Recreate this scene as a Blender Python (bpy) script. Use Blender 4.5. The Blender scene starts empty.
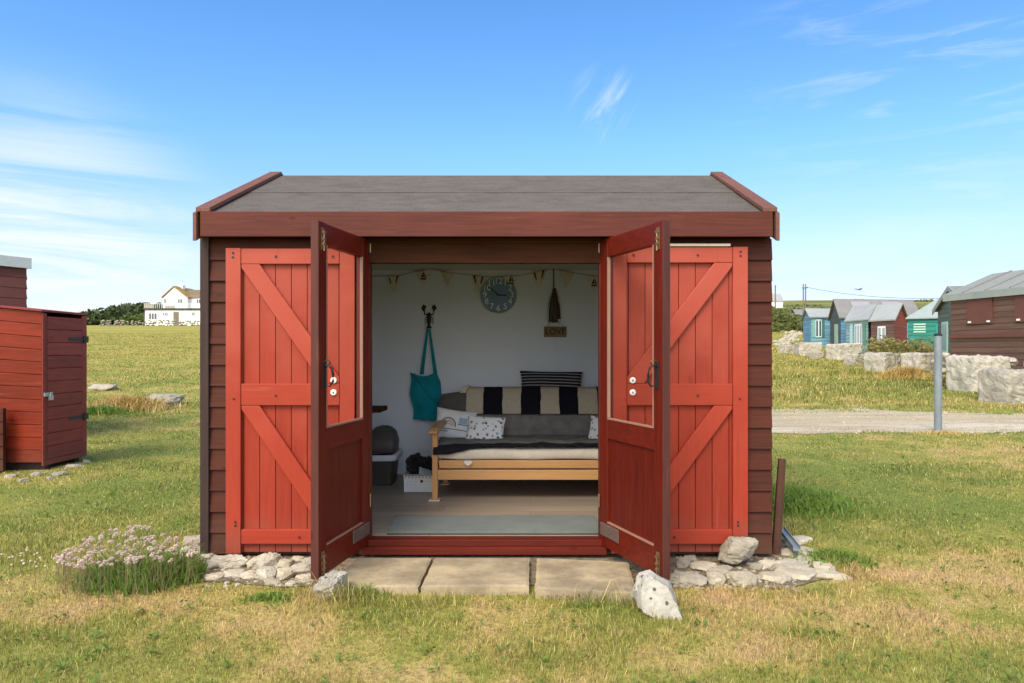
import bpy, bmesh, math, random
import numpy as np
from mathutils import Vector, Matrix, noise
random.seed(7); RNG = np.random.default_rng(11)
S = bpy.context.scene
COL = S.collection
EYE = 1.25; FPX = 693.0; VX = 530.0; HY = 350.0
R = math.radians

# ------------------------------------------------------------------ terrain
def sstep(a, b, x):
    t = min(1, max(0, (x-a)/(b-a))); return t*t*(3-2*t)
def lerp_tab(tab, x):
    if x <= tab[0][0]: return tab[0][1]
    for (a, va), (b, vb) in zip(tab, tab[1:]):
        if x <= b: return va+(vb-va)*(x-a)/(b-a)
    return tab[-1][1]
LEFT = [(11, 0), (14, .09), (20, .38), (125, 5.6), (150, 6.6), (190, 7.6), (3000, 7.6)]
RIGHT = [(16, 0), (22, .1), (30, .32), (48, .95), (60, 1.9), (100, 5.3), (180, 12.3), (250, 18.9), (290, 20.6), (340, 20.4), (3000, 15)]
def T(x, y):
    s = sstep(-.30, .30, x/max(abs(y), 6.0))
    z = (1-s)*lerp_tab(LEFT, y)+s*lerp_tab(RIGHT, y)
    if y > 60: z += (noise.noise((x*.012, y*.012, 3))*.5+noise.noise((x*.04, y*.04, 8))*.2)*min(1, (y-60)/60)*1.6*s
    if -60 < x < 60 and y < 60:
        a = .012+.03*sstep(8, 20, y)
        z += a*noise.noise((x*.7, y*.7, 1.3))+a*2*noise.noise((x*.18, y*.18, 7.7))
    if -2.6 < x < 2.2 and 3.0 < y < 7: pass
    return z
def G(px, py):                       # where the line of sight through a measured photo point meets the ground
    dx = (px-VX)/FPX; dz = (HY-py)/FPX
    y = 1.5; st = .02
    while y < 400:
        if EYE+dz*y < T(dx*y, y): break
        y += st; st = .02+.002*y
    return Vector((dx*y, y, T(dx*y, y)))
def at(px, py, Y): return Vector(((px-VX)*Y/FPX, Y, EYE+(HY-py)*Y/FPX))

# ------------------------------------------------------------------ node helpers
class NT:
    def __init__(s, nt): s.nt = nt; s.N = nt.nodes; s.L = nt.links
    def n(s, t, **k):
        o = s.N.new(t)
        for a, b in k.items(): setattr(o, a, b)
        return o
    def link(s, a, b): s.L.new(a, b)
    def put(s, sock, v):
        if hasattr(v, 'is_linked') or isinstance(v, bpy.types.NodeSocket): s.L.new(v, sock)
        else: sock.default_value = v
    def math(s, op, a, b=None, c=None, clamp=False):
        m = s.n('ShaderNodeMath', operation=op); m.use_clamp = clamp
        s.put(m.inputs[0], a)
        if b is not None: s.put(m.inputs[1], b)
        if c is not None: s.put(m.inputs[2], c)
        return m.outputs[0]
    def vmath(s, op, a, b=None):
        m = s.n('ShaderNodeVectorMath', operation=op); s.put(m.inputs[0], a)
        if b is not None: s.put(m.inputs[1], b)
        return m.outputs['Value'] if op in ('DISTANCE', 'LENGTH', 'DOT_PRODUCT') else m.outputs[0]
    def noise(s, vec, scale, detail=4, rough=.55, dist=0):
        m = s.n('ShaderNodeTexNoise'); s.put(m.inputs['Vector'], vec)
        m.inputs['Scale'].default_value = scale; m.inputs['Detail'].default_value = detail
        m.inputs['Roughness'].default_value = rough; m.inputs['Distortion'].default_value = dist
        return m.outputs['Fac']
    def ramp(s, f, stops):
        m = s.n('ShaderNodeValToRGB'); s.put(m.inputs[0], f); e = m.color_ramp.elements
        while len(e) < len(stops): e.new(.5)
        for q, (p, c) in zip(e, stops):
            q.position = p; q.color = (c, c, c, 1) if not hasattr(c, '__len__') else (*c, 1)
        return m.outputs[0]
    def mrange(s, f, a, b, c=0, d=1):
        m = s.n('ShaderNodeMapRange', interpolation_type='SMOOTHSTEP'); s.put(m.inputs[0], f)
        for i, v in enumerate((a, b, c, d)): m.inputs[i+1].default_value = v
        return m.outputs[0]
    def mix(s, f, a, b, mode='MIX'):
        m = s.n('ShaderNodeMix', data_type='RGBA', blend_type=mode)
        s.put(m.inputs[0], f)
        for i, v in ((6, a), (7, b)):
            if isinstance(v, (tuple, list)): v = (*v[:3], 1)
            s.put(m.inputs[i], v)
        return m.outputs[2]
    def mapping(s, vec, scale=(1, 1, 1), loc=(0, 0, 0), rot=(0, 0, 0)):
        m = s.n('ShaderNodeMapping'); s.put(m.inputs[0], vec)
        m.inputs['Scale'].default_value = scale; m.inputs['Location'].default_value = loc; m.inputs['Rotation'].default_value = rot
        return m.outputs[0]
    def obj(s): return s.n('ShaderNodeTexCoord').outputs['Object']
    def geo(s, k): return s.n('ShaderNodeNewGeometry').outputs[k]
    def attr(s, name, k='Fac'): return s.n('ShaderNodeAttribute', attribute_name=name).outputs[k]
    def bump(s, h, strength=.3, dist=.01):
        b = s.n('ShaderNodeBump'); s.put(b.inputs['Height'], h); b.inputs['Strength'].default_value = strength
        b.inputs['Distance'].default_value = dist; return b.outputs[0]
def newmat(name):
    m = bpy.data.materials.new(name); m.use_nodes = True
    t = NT(m.node_tree); return m, t, t.N['Principled BSDF']

def simple(name, col, rough=.6, var=.12, scale=18, bump=.15, metal=0, spec=.4, bdist=.004):
    m, t, b = newmat(name); o = t.obj()
    f = t.noise(o, scale, 6, .6); g = t.noise(o, scale*.17, 3)
    k = t.math('ADD', t.math('MULTIPLY', t.math('SUBTRACT', f, .5), var*2), t.math('MULTIPLY', t.math('SUBTRACT', g, .5), var*2))
    h = t.n('ShaderNodeHueSaturation'); h.inputs['Color'].default_value = (*col, 1); t.put(h.inputs['Value'], t.math('ADD', k, 1))
    t.put(b.inputs['Base Color'], h.outputs[0]); b.inputs['Roughness'].default_value = rough; b.inputs['Metallic'].default_value = metal
    b.inputs['Specular IOR Level'].default_value = spec
    if bump: t.put(b.inputs['Normal'], t.bump(f, bump, bdist))
    return m

def wood(name, c, c2=None, axis=2, rough=.55, var=.16, worn=0.0, worncol=(.30, .20, .15), grime=0.0, spec=.18, gscale=1.0, island=.12, bump=.25, knot=.6, fade=None):
    """painted or stained timber: grain along axis, per-board tone, scuffs"""
    m, t, b = newmat(name); o = t.obj()
    ri = t.geo('Random Per Island')
    sc = [26*gscale]*3; sc[axis] = 1.3*gscale
    off = t.vmath('ADD', o, t.vmath('SCALE', t.n('ShaderNodeCombineXYZ').outputs[0]))
    cm = t.n('ShaderNodeCombineXYZ'); 
    for i in range(3): t.put(cm.inputs[i], t.math('MULTIPLY', ri, (3.7, 5.1, 7.3)[i]))
    p = t.vmath('ADD', o, cm.outputs[0])
    grain = t.noise(t.mapping(p, sc), 1.6, 6, .65, 1.2)
    fine = t.noise(t.mapping(p, [v*4 for v in sc]), 1.5, 3, .6)
    blot = t.noise(p, 2.2, 4, .6)
    c2 = c2 or tuple(v*.62 for v in c)
    k = t.mrange(grain, .28, .72)
    col = t.mix(t.math('MULTIPLY', k, .75), c, c2)
    h = t.n('ShaderNodeHueSaturation'); t.put(h.inputs['Color'], col)
    v = t.math('ADD', t.math('MULTIPLY', t.math('SUBTRACT', blot, .5), var*2.4), t.math('MULTIPLY', t.math('SUBTRACT', ri, .5), island*2))
    t.put(h.inputs['Value'], t.math('ADD', v, 1)); col = h.outputs[0]
    ks = [3.2]*3; ks[axis] = 1.5; vk = t.n('ShaderNodeTexVoronoi'); t.put(vk.inputs[0], t.mapping(p, ks)); vk.inputs['Scale'].default_value = 1.6
    kn = t.mrange(t.math('ADD', vk.outputs['Distance'], t.math('MULTIPLY', grain, .05)), .105, .065); col = t.mix(t.math('MULTIPLY', kn, knot), col, tuple(q*.35 for q in c))
    if fade:
        zf = t.n('ShaderNodeSeparateXYZ'); t.link(t.geo('Position'), zf.inputs[0])
        ff_ = t.mrange(t.math('ADD', t.math('MULTIPLY', t.math('SUBTRACT', zf.outputs[2], 1.0), .35), t.math('ADD', t.math('MULTIPLY', blot, .9), t.math('MULTIPLY', grain, .3))), .45, 1.05); col = t.mix(t.math('MULTIPLY', ff_, .9), col, fade)
        dr = t.mrange(t.noise(t.mapping(p, [9, 9, .8]), 2.0, 6, .7), .60, .74); col = t.mix(t.math('MULTIPLY', dr, .35), col, tuple(q*.45 for q in c))
    if worn > 0:
        w = t.math('MULTIPLY', t.mrange(t.noise(t.mapping(p, [v*.35 for v in sc]), 2.0, 6, .7), .62, .74), worn)
        col = t.mix(w, col, worncol)
    if grime > 0:                   # splashed mud along the foot of outdoor timber
        z = t.n('ShaderNodeSeparateXYZ'); t.link(t.geo('Position'), z.inputs[0])
        g = t.math('MULTIPLY', t.mrange(t.math('ADD', z.outputs[2], t.math('MULTIPLY', t.noise(p, 6, 5), -.35)), .12, -.12), grime)
        col = t.mix(g, col, (.16, .12, .08))
    t.put(b.inputs['Base Color'], col)
    t.put(b.inputs['Roughness'], t.math('ADD', t.math('MULTIPLY', fine, .2), rough-.1)); b.inputs['Specular IOR Level'].default_value = spec
    t.put(b.inputs['Normal'], t.bump(t.math('ADD', t.math('MULTIPLY', grain, .7), t.math('MULTIPLY', fine, .3)), bump, .004))
    return m

def stone(name, c, c2, sc=6, lichen=.25, bump=.6, spots=0, bd=.02):
    m, t, b = newmat(name); o = t.obj(); ob = t.n('ShaderNodeObjectInfo').outputs['Random']
    cm = t.n('ShaderNodeCombineXYZ'); t.put(cm.inputs[0], t.math('MULTIPLY', ob, 31)); t.put(cm.inputs[1], t.math('MULTIPLY', ob, 17))
    p = t.vmath('ADD', o, cm.outputs[0])
    a = t.noise(p, sc, 8, .65); f = t.noise(p, sc*7, 5, .7); v = t.n('ShaderNodeTexVoronoi'); t.put(v.inputs[0], p); v.inputs['Scale'].default_value = sc*4
    col = t.mix(t.mrange(a, .3, .7), c, c2)
    col = t.mix(t.mrange(f, .56, .72, 0, .7), col, tuple(x*.45 for x in c))
    if lichen: col = t.mix(t.math('MULTIPLY', t.mrange(t.noise(p, sc*2.2, 6, .7), .56, .68), lichen), col, (.34, .33, .22))
    if spots:
        v2 = t.n('ShaderNodeTexVoronoi'); t.put(v2.inputs[0], p); v2.inputs['Scale'].default_value = spots; col = t.mix(t.mrange(t.math('ADD', v2.outputs['Distance'], t.math('MULTIPLY', f, .25)), .36, .28), col, (.11, .085, .065))
    h = t.n('ShaderNodeHueSaturation'); t.put(h.inputs['Color'], col); t.put(h.inputs['Value'], t.math('ADD', t.math('MULTIPLY', ob, .3), .85))
    t.put(b.inputs['Base Color'], h.outputs[0]); b.inputs['Roughness'].default_value = .9; b.inputs['Specular IOR Level'].default_value = .2
    hh = t.math('ADD', t.math('MULTIPLY', a, .6), t.math('ADD', t.math('MULTIPLY', f, .3), t.math('MULTIPLY', v.outputs['Distance'], .15)))
    t.put(b.inputs['Normal'], t.bump(hh, bump, bd))
    return m

def cloth(name, col, col2=None, weave=420, rough=.95, bump=.2):
    m, t, b = newmat(name); o = t.obj()
    f = t.noise(o, weave*.25, 3); g = t.noise(o, 5, 4)
    c = t.mix(t.mrange(g, .3, .7), col, col2 or tuple(v*.8 for v in col))
    c = t.mix(t.mrange(f, .4, .7, 0, .35), c, tuple(v*.6 for v in col))
    t.put(b.inputs['Base Color'], c); b.inputs['Roughness'].default_value = rough; b.inputs['Specular IOR Level'].default_value = .15
    b.inputs['Sheen Weight'].default_value = .15
    t.put(b.inputs['Normal'], t.bump(t.math('ADD', f, t.math('MULTIPLY', g, 2)), bump, .003))
    return m

# grass colour shared by the ground sheet and the blades (blades carry their root position)
def grass_color(t, vec, fine=True):
    flat = t.mapping(vec, (1, 1, 0))
    big = t.noise(flat, .42, 4, .6); mid = t.noise(flat, 1.7, 5, .65); sm = t.noise(flat, 7, 4, .6)
    g = t.math('ADD', t.math('MULTIPLY', t.math('ADD', t.math('MULTIPLY', t.math('SUBTRACT', big, .5), 1.5), .5), .9), t.math('MULTIPLY', t.math('ADD', t.math('MULTIPLY', t.math('SUBTRACT', mid, .5), 1.5), .5), .75))
    g = t.math('ADD', g, t.math('MULTIPLY', sm, .45))                       # mean about 1.05
    for (cx, cy, r, w) in ((3.2, 6.2, 2.2, .22), (1.95, 5.3, .7, .20), (-3.6, 6.0, 1.5, .22), (-3.9, 4.6, 1.4, .10), (-1.6, 2.75, .7, .05), (-5.5, 8.8, 2.2, .12),
                           (-1.2, 3.1, .8, -.20), (1.2, 3.15, 1.0, -.26), (1.9, 4.0, .7, -.22), (.1, 3.0, .9, -.14), (-1.9, 3.45, .7, -.14), (2.6, 2.9, 1.0, -.10), (-9, 34, 14, -.10), (-3, 13, 3, .05), (12, 21, 5, .22), (6, 17.5, 4, -.12), (-2.3, 2.9, .9, .10), (2.0, 2.6, .8, .08)):
        d = t.vmath('DISTANCE', flat, (cx, cy, 0))
        g = t.math('ADD', g, t.mrange(d, r, r*.15, 0, w))
    col = t.ramp(g, [(.60, (.54, .36, .18)), (.75, (.50, .36, .14)), (.91, (.41, .34, .095)), (1.04, (.29, .285, .06)), ])
    m = t.mrange(g, 1.02, 1.36)
    col = t.mix(m, col, (.185, .23, .04))
    return col, g

def ground_mat():
    m, t, b = newmat('grass_ground'); o = t.obj()
    c, g = grass_color(t, o)
    sp = t.n('ShaderNodeSeparateXYZ'); t.link(o, sp.inputs[0])
    f1 = t.noise(t.mapping(o, (1, 1, 1)), 38, 5, .7); f2 = t.noise(t.mapping(o, (1, .35, 1)), 5, 6, .7); f3 = t.noise(o, 160, 3, .7)
    c = t.mix(t.mrange(f1, .42, .66, 0, .55), c, (.09, .085, .03))
    c = t.mix(t.mrange(f3, .52, .70, 0, .35), c, (.40, .32, .16))
    c = t.mix(t.mrange(f2, .5, .75, 0, .45), c, (.30, .25, .09))
    far = t.mrange(sp.outputs[1], 14, 40)
    band = t.noise(t.mapping(o, (.02, .22, 1)), 1.0, 5, .6); tuft = t.noise(t.mapping(o, (1, .5, 1)), 1.1, 6, .7)
    fc = t.mix(t.mrange(band, .35, .65), (.40, .315, .070), (.28, .26, .055))
    fc = t.mix(t.mrange(tuft, .48, .70, 0, .6), fc, (.18, .185, .04))
    hill = t.math('MULTIPLY', t.mrange(sp.outputs[1], 60, 120), t.mrange(sp.outputs[0], 5, 30))
    hn = t.noise(o, .06, 6, .7)
    fc = t.mix(hill, fc, t.mix(t.mrange(hn, .40, .62), (.25, .22, .065), (.12, .135, .04)))
    c = t.mix(far, c, fc)
    t.put(b.inputs['Base Color'], c); b.inputs['Roughness'].default_value = .95; b.inputs['Specular IOR Level'].default_value = .1
    t.put(b.inputs['Normal'], t.bump(t.math('ADD', f1, t.math('MULTIPLY', tuft, 2)), .5, .03))
    return m

def blade_mat(name, long=False):
    m, t, b = newmat(name)
    root = t.attr('root', 'Vector'); rnd = t.attr('rnd')
    c, g = grass_color(t, root)
    c = t.mix(t.mrange(rnd, .62, .9, 0, .75), c, (.60, .46, .21))
    c = t.mix(t.mrange(rnd, .3, .0, 0, .55), c, (.10, .135, .022))
    h = t.n('ShaderNodeHueSaturation'); t.put(h.inputs['Color'], c)
    t.put(h.inputs['Value'], t.math('ADD', t.math('MULTIPLY', t.math('FRACT', t.math('MULTIPLY', rnd, 7.31)), .95), .55))
    b.inputs['Roughness'].default_value = .6; b.inputs['Specular IOR Level'].default_value = .25
    t.put(b.inputs['Base Color'], h.outputs[0])
    tr = t.n('ShaderNodeBsdfTranslucent'); t.link(h.outputs[0], tr.inputs[0])
    mx = t.n('ShaderNodeMixShader'); mx.inputs[0].default_value = .3
    t.link(b.outputs[0], mx.inputs[1]); t.link(tr.outputs[0], mx.inputs[2]); t.link(mx.outputs[0], t.N['Material Output'].inputs[0])
    return m

def leaf_mat(name, c1, c2, c3=None, trans=.25):
    m, t, b = newmat(name)
    rnd = t.geo('Random Per Island'); n = t.noise(t.obj(), 1.2, 4)
    c = t.mix(rnd, c1, c2); c = t.mix(t.mrange(n, .45, .62, 0, .75), c, c3 or c2)
    t.put(b.inputs['Base Color'], c); b.inputs['Roughness'].default_value = .65; b.inputs['Specular IOR Level'].default_value = .25
    tr = t.n('ShaderNodeBsdfTranslucent'); t.link(c, tr.inputs[0])
    mx = t.n('ShaderNodeMixShader'); mx.inputs[0].default_value = trans
    t.link(b.outputs[0], mx.inputs[1]); t.link(tr.outputs[0], mx.inputs[2]); t.link(mx.outputs[0], t.N['Material Output'].inputs[0])
    return m

# ------------------------------------------------------------------ mesh builder
WM = {}
def tag(o, label=None, cat=None, group=None, kind=None):
    if label: o['label'] = label
    if cat: o['category'] = cat
    if group: o['group'] = group
    if kind: o['kind'] = kind
    return o
def empty(name, loc=(0, 0, 0), label=None, cat=None, group=None):
    o = bpy.data.objects.new(name, None); COL.objects.link(o); o.location = loc; o.empty_display_size = .1
    WM[o.name] = Matrix.Translation(loc); return tag(o, label, cat, group)
def copy_tree(o, parent=None):
    c = o.copy(); COL.objects.link(c)
    if parent: c.parent = parent
    for ch in list(o.children): copy_tree(ch, c)
    return c
class MB:
    def __init__(s): s.v = []; s.f = []
    def add(s, vs, fs, M=None):
        b = len(s.v)
        s.v += [tuple(M @ Vector(p)) if M else tuple(p) for p in vs]
        s.f += [tuple(b+i for i in f) for f in fs]; return s
    def box(s, x0, x1, y0, y1, z0, z1, M=None):
        return s.add([(x0, y0, z0), (x1, y0, z0), (x1, y1, z0), (x0, y1, z0), (x0, y0, z1), (x1, y0, z1), (x1, y1, z1), (x0, y1, z1)],
                     [(0, 3, 2, 1), (4, 5, 6, 7), (0, 1, 5, 4), (1, 2, 6, 5), (2, 3, 7, 6), (3, 0, 4, 7)], M)
    def prism(s, poly, vec, M=None):     # 3D polygon extruded by vec
        n = len(poly); vec = Vector(vec)
        vs = [Vector(p) for p in poly]+[Vector(p)+vec for p in poly]
        return s.add(vs, [tuple(range(n-1, -1, -1)), tuple(range(n, 2*n))]+[(i, (i+1) % n, n+(i+1) % n, n+i) for i in range(n)], M)
    def tube(s, path, r, n=8, M=None, cap=True):
        P = [Vector(p) for p in path]; rr = r if hasattr(r, '__len__') else [r]*len(P); vs = []; fs = []
        up = Vector((0, 0, 1))
        for i, p in enumerate(P):
            d = (P[min(i+1, len(P)-1)]-P[max(i-1, 0)]).normalized()
            a = d.cross(up if abs(d.z) < .95 else Vector((1, 0, 0))).normalized(); c = d.cross(a)
            vs += [p+a*rr[i]*math.cos(q*2*math.pi/n)+c*rr[i]*math.sin(q*2*math.pi/n) for q in range(n)]
        for i in range(len(P)-1):
            for q in range(n): fs.append((i*n+q, i*n+(q+1) % n, (i+1)*n+(q+1) % n, (i+1)*n+q))
        if cap: fs += [tuple(range(n-1, -1, -1)), tuple((len(P)-1)*n+q for q in range(n))]
        return s.add(vs, fs, M)
    def lathe(s, prof, n=20, M=None):    # profile of (r, z) round z
        vs = [(r*math.cos(q*2*math.pi/n), r*math.sin(q*2*math.pi/n), z) for r, z in prof for q in range(n)]; k = len(prof)
        fs = [(i*n+q, i*n+(q+1) % n, (i+1)*n+(q+1) % n, (i+1)*n+q) for i in range(k-1) for q in range(n)]
        fs += [tuple(range(n-1, -1, -1)), tuple((k-1)*n+q for q in range(n))]
        return s.add(vs, fs, M)
    def grid(s, fn, nu, nv, M=None):
        vs = [fn(i/nu, j/nv) for j in range(nv+1) for i in range(nu+1)]
        return s.add(vs, [(j*(nu+1)+i, j*(nu+1)+i+1, (j+1)*(nu+1)+i+1, (j+1)*(nu+1)+i) for j in range(nv) for i in range(nu)], M)
    def build(s, name, mat, parent=None, origin=None, smooth=False, bevel=0, solid=0, sub=0):
        me = bpy.data.meshes.new(name); vs = s.v
        if origin is not None: vs = [(a-origin[0], b-origin[1], c-origin[2]) for a, b, c in vs]
        me.from_pydata(vs, [], s.f); me.update()
        bm = bmesh.new(); bm.from_mesh(me); bmesh.ops.recalc_face_normals(bm, faces=bm.faces); bm.to_mesh(me); bm.free()
        me.materials.append(mat)
        if smooth: me.polygons.foreach_set('use_smooth', [True]*len(me.polygons))
        o = bpy.data.objects.new(name, me); COL.objects.link(o)
        if origin is not None: o.location = origin
        if parent:
            o.parent = parent; o.matrix_parent_inverse = WM.get(parent.name, Matrix()).inverted()
        if solid: m = o.modifiers.new('thick', 'SOLIDIFY'); m.thickness = solid; m.offset = 0
        if sub: m = o.modifiers.new('sub', 'SUBSURF'); m.levels = m.render_levels = sub
        if bevel: m = o.modifiers.new('bevel', 'BEVEL'); m.width = bevel; m.segments = 2; m.limit_method = 'ANGLE'; m.angle_limit = R(40)
        return o
def text_mesh(txt, size, depth=.001):
    cu = bpy.data.curves.new('t', 'FONT'); cu.body = txt; cu.size = size; cu.extrude = depth; cu.align_x = 'CENTER'; cu.align_y = 'CENTER'
    o = bpy.data.objects.new('t', cu); COL.objects.link(o)
    dg = bpy.context.evaluated_depsgraph_get(); me = o.evaluated_get(dg).to_mesh()
    vs = [tuple(v.co) for v in me.vertices]; fs = [tuple(p.vertices) for p in me.polygons]
    o.evaluated_get(dg).to_mesh_clear(); bpy.data.objects.remove(o); return vs, fs
FACE = Matrix.Rotation(R(90), 4, 'X')     # lays local XY drawing up in world XZ, facing -Y

# ------------------------------------------------------------------ materials
M = dict(
 board=wood('stained_weatherboard', (.088, .022, .011), (.042, .013, .008), axis=0, worn=.35, worncol=(.17, .085, .06), grime=.15, rough=.6),
 boardy=wood('stained_side_board', (.088, .022, .011), (.042, .013, .008), axis=1, worn=.3, worncol=(.17, .085, .06), grime=.15, rough=.6),
 post=wood('dark_corner_post', (.060, .034, .030), (.038, .022, .020), axis=2, worn=.3, worncol=(.13, .09, .08), rough=.6),
 fascia=wood('stained_fascia', (.130, .032, .021), (.062, .019, .013), axis=0, worn=.6, worncol=(.28, .12, .09), rough=.6),
 barge=wood('weathered_bargeboard', (.20, .085, .060), (.12, .055, .042), axis=1, worn=.6, worncol=(.30, .19, .16), rough=.7),
 shut=wood('red_painted_plank', (.32, .040, .020), (.25, .029, .014), axis=2, worn=.38, worncol=(.52, .17, .12), fade=(.37, .075, .048), knot=.35, grime=.25, rough=.5, var=.10, island=.07, bump=.15),
 shutf=wood('red_painted_frame', (.365, .047, .024), (.30, .037, .018), axis=2, worn=.38, worncol=(.55, .19, .13), fade=(.41, .085, .055), knot=.35, grime=.25, rough=.5, var=.09, island=.05, bump=.15),
 shutr=wood('red_painted_rail', (.365, .047, .024), (.30, .037, .018), axis=0, worn=.38, worncol=(.55, .19, .13), fade=(.41, .085, .055), knot=.35, rough=.5, var=.09, island=.05, bump=.15),
 door=wood('mahogany_stained_stile', (.15, .012, .004), (.06, .006, .003), axis=2, worn=.25, worncol=(.33, .12, .07), rough=.42, spec=.28),
 doorr=wood('mahogany_stained_rail', (.155, .014, .005), (.065, .007, .003), axis=1, worn=.3, worncol=(.33, .12, .07), rough=.42, spec=.28),
 doorp=wood('mahogany_stained_panel', (.13, .011, .004), (.045, .005, .0025), axis=2, worn=.2, worncol=(.28, .09, .05), rough=.42, spec=.28, var=.25),
 edge=wood('door_end_grain', (.105, .034, .026), (.065, .022, .018), axis=2, worn=.4, worncol=(.22, .11, .09), rough=.55),
 bead=simple('pale_glazing_bead', (.30, .155, .11), .6),
 beam=wood('dark_header_timber', (.060, .020, .008), (.028, .010, .005), axis=0, rough=.7, spec=.08),
 sill=wood('red_threshold', (.13, .015, .007), (.07, .010, .006), axis=0, worn=.9, worncol=(.16, .10, .065), rough=.6),
 cream=simple('cream_batten_paint', (.62, .52, .42), .6),
 steel=simple('dull_zinc', (.45, .45, .45), .45, metal=.8),
 rusty=simple('rusty_steel', (.085, .036, .022), .9, var=.4, scale=30, bump=.6),
 brass=simple('tarnished_brass', (.30, .20, .11), .45, metal=.8, var=.3),
 black=simple('black_iron', (.018, .017, .017), .5),
 knob=simple('white_plastic', (.80, .78, .72), .35, var=.04),
 lining=simple('pale_lining_paint', (.66, .705, .79), .65, var=.04, scale=3, bump=.05),
 ceil=simple('ceiling_board_paint', (.52, .50, .44), .75, var=.05, scale=3),
 vent=simple('vent_plate', (.13, .085, .07), .5, var=.2),
)
m, t, b = newmat('window_glass')
gl = t.n('ShaderNodeBsdfGlossy'); gl.inputs['Roughness'].default_value = .02; tr = t.n('ShaderNodeBsdfTransparent'); tr.inputs[0].default_value = (.92, .94, .93, 1)
fr = t.n('ShaderNodeFresnel'); fr.inputs[0].default_value = 1.45; mx = t.n('ShaderNodeMixShader')
t.put(mx.inputs[0], t.math('MULTIPLY', fr.outputs[0], .45)); t.link(tr.outputs[0], mx.inputs[1]); t.link(gl.outputs[0], mx.inputs[2]); t.link(mx.outputs[0], t.N['Material Output'].inputs[0])
M['glass'] = m
# felt
m, t, b = newmat('mineral_roofing_felt'); o = t.obj()
a = t.noise(t.mapping(o, (1, 2, 2)), 5.0, 6, .65); f = t.noise(o, 220, 2, .6); s_ = t.noise(t.mapping(o, (.6, 6, 6)), 2.2, 5, .7)
c = t.mix(t.mrange(a, .3, .72), (.052, .040, .031), (.094, .074, .058)); c = t.mix(t.mrange(f, .45, .62, 0, .7), c, (.18, .15, .126))
c = t.mix(t.mrange(s_, .55, .74, 0, .4), c, (.165, .138, .115)); c = t.mix(t.mrange(t.noise(o, 6, 6, .75), .52, .66, 0, .6), c, (.06, .055, .043))
t.put(b.inputs['Base Color'], c); b.inputs['Roughness'].default_value = .95; t.put(b.inputs['Normal'], t.bump(t.math('ADD', f, t.math('MULTIPLY', a, 3)), .5, .004)); M['felt'] = m
# floor laminate
m, t, b = newmat('laminate_floor'); o = t.obj()
br = t.n('ShaderNodeTexBrick'); t.link(t.mapping(o, (1, 1, 1)), br.inputs[0]); br.inputs['Scale'].default_value = 1; br.inputs['Brick Width'].default_value = 1.25; br.inputs['Row Height'].default_value = .19
br.inputs['Mortar Size'].default_value = .002; br.inputs['Color1'].default_value = (.36, .29, .225, 1); br.inputs['Color2'].default_value = (.27, .215, .165, 1); br.inputs['Mortar'].default_value = (.1, .08, .06, 1)
gr = t.noise(t.mapping(o, (1.2, 22, 1)), 1.5, 6, .65, 1)
c = t.mix(t.mrange(gr, .35, .7, 0, .6), br.outputs[0], (.20, .155, .12)); t.put(b.inputs['Base Color'], c); b.inputs['Roughness'].default_value = .42; M['lam'] = m
M['lime'] = stone('pale_limestone', (.50, .44, .33), (.35, .30, .215), 7, .3)
M['limew'] = stone('white_limestone', (.50, .455, .37), (.37, .325, .25), 7, .25)
M['limes'] = stone('spotted_limestone', (.46, .43, .37), (.34, .31, .25), 6, .25, spots=22)
M['limeg'] = stone('grey_limestone', (.40, .35, .265), (.27, .235, .18), 7, .3)
M['quarry'] = stone('quarried_limestone_block', (.50, .45, .365), (.31, .28, .225), 3.2, .4, 1.0, bd=.035)
M['slab'] = stone('paving_slab_stone', (.46, .36, .225), (.25, .195, .125), 4.5, .5, .5)

# ------------------------------------------------------------------ ground and track
def geo_axis(lo, hi, fine, g):
    a = [0.0]; st = fine
    while a[-1] < hi: a.append(a[-1]+st); st *= g
    b_ = [0.0]; st = fine
    while b_[-1] > lo: b_.append(b_[-1]-st); st *= g
    return sorted(set(b_[1:]+a))
xs = geo_axis(-1600, 1600, .22, 1.035); ys = [4+v for v in geo_axis(-120, 2600, .2, 1.03)]
g = MB(); g.v = [(x, y, T(x, y)) for y in ys for x in xs]; nx = len(xs)
g.f = [(j*nx+i, j*nx+i+1, (j+1)*nx+i+1, (j+1)*nx+i) for j in range(len(ys)-1) for i in range(nx-1)]
gm = ground_mat()
tag(g.build('ground', gm, smooth=True), kind='structure')
m, t, b = newmat('gravel_track'); o = t.obj()
a = t.noise(t.mapping(o, (.25, 1.1, 1)), 1.3, 5, .6); f = t.noise(o, 45, 4, .7); d = t.noise(o, 3.5, 5, .7)
c = t.mix(t.mrange(a, .36, .62), (.46, .36, .23), (.64, .54, .39)); spx = t.n('ShaderNodeSeparateXYZ'); t.link(o, spx.inputs[0])
farm = t.mrange(t.math('ADD', spx.outputs[1], t.math('MULTIPLY', t.noise(t.mapping(o, (.3, 1, 1)), 1.1, 4), 2.6)), 12.6, 13.6)
c = t.mix(t.math('MULTIPLY', farm, .85), c, t.mix(t.mrange(t.noise(t.mapping(o, (.3, 2, 1)), 1.8, 5, .7), .4, .62), (.54, .42, .26), (.40, .33, .18)))
c = t.mix(t.mrange(t.noise(t.mapping(o, (.12, 2.4, 1)), 1.6, 6, .7), .50, .64, 0, .55), c, (.27, .21, .13))
c = t.mix(t.mrange(f, .46, .66, 0, .7), c, (.20, .165, .12)); c = t.mix(t.mrange(d, .54, .66, 0, .6), c, (.27, .235, .10))
t.put(b.inputs['Base Color'], c); b.inputs['Roughness'].default_value = .95; t.put(b.inputs['Normal'], t.bump(f, .6, .02))
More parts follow.
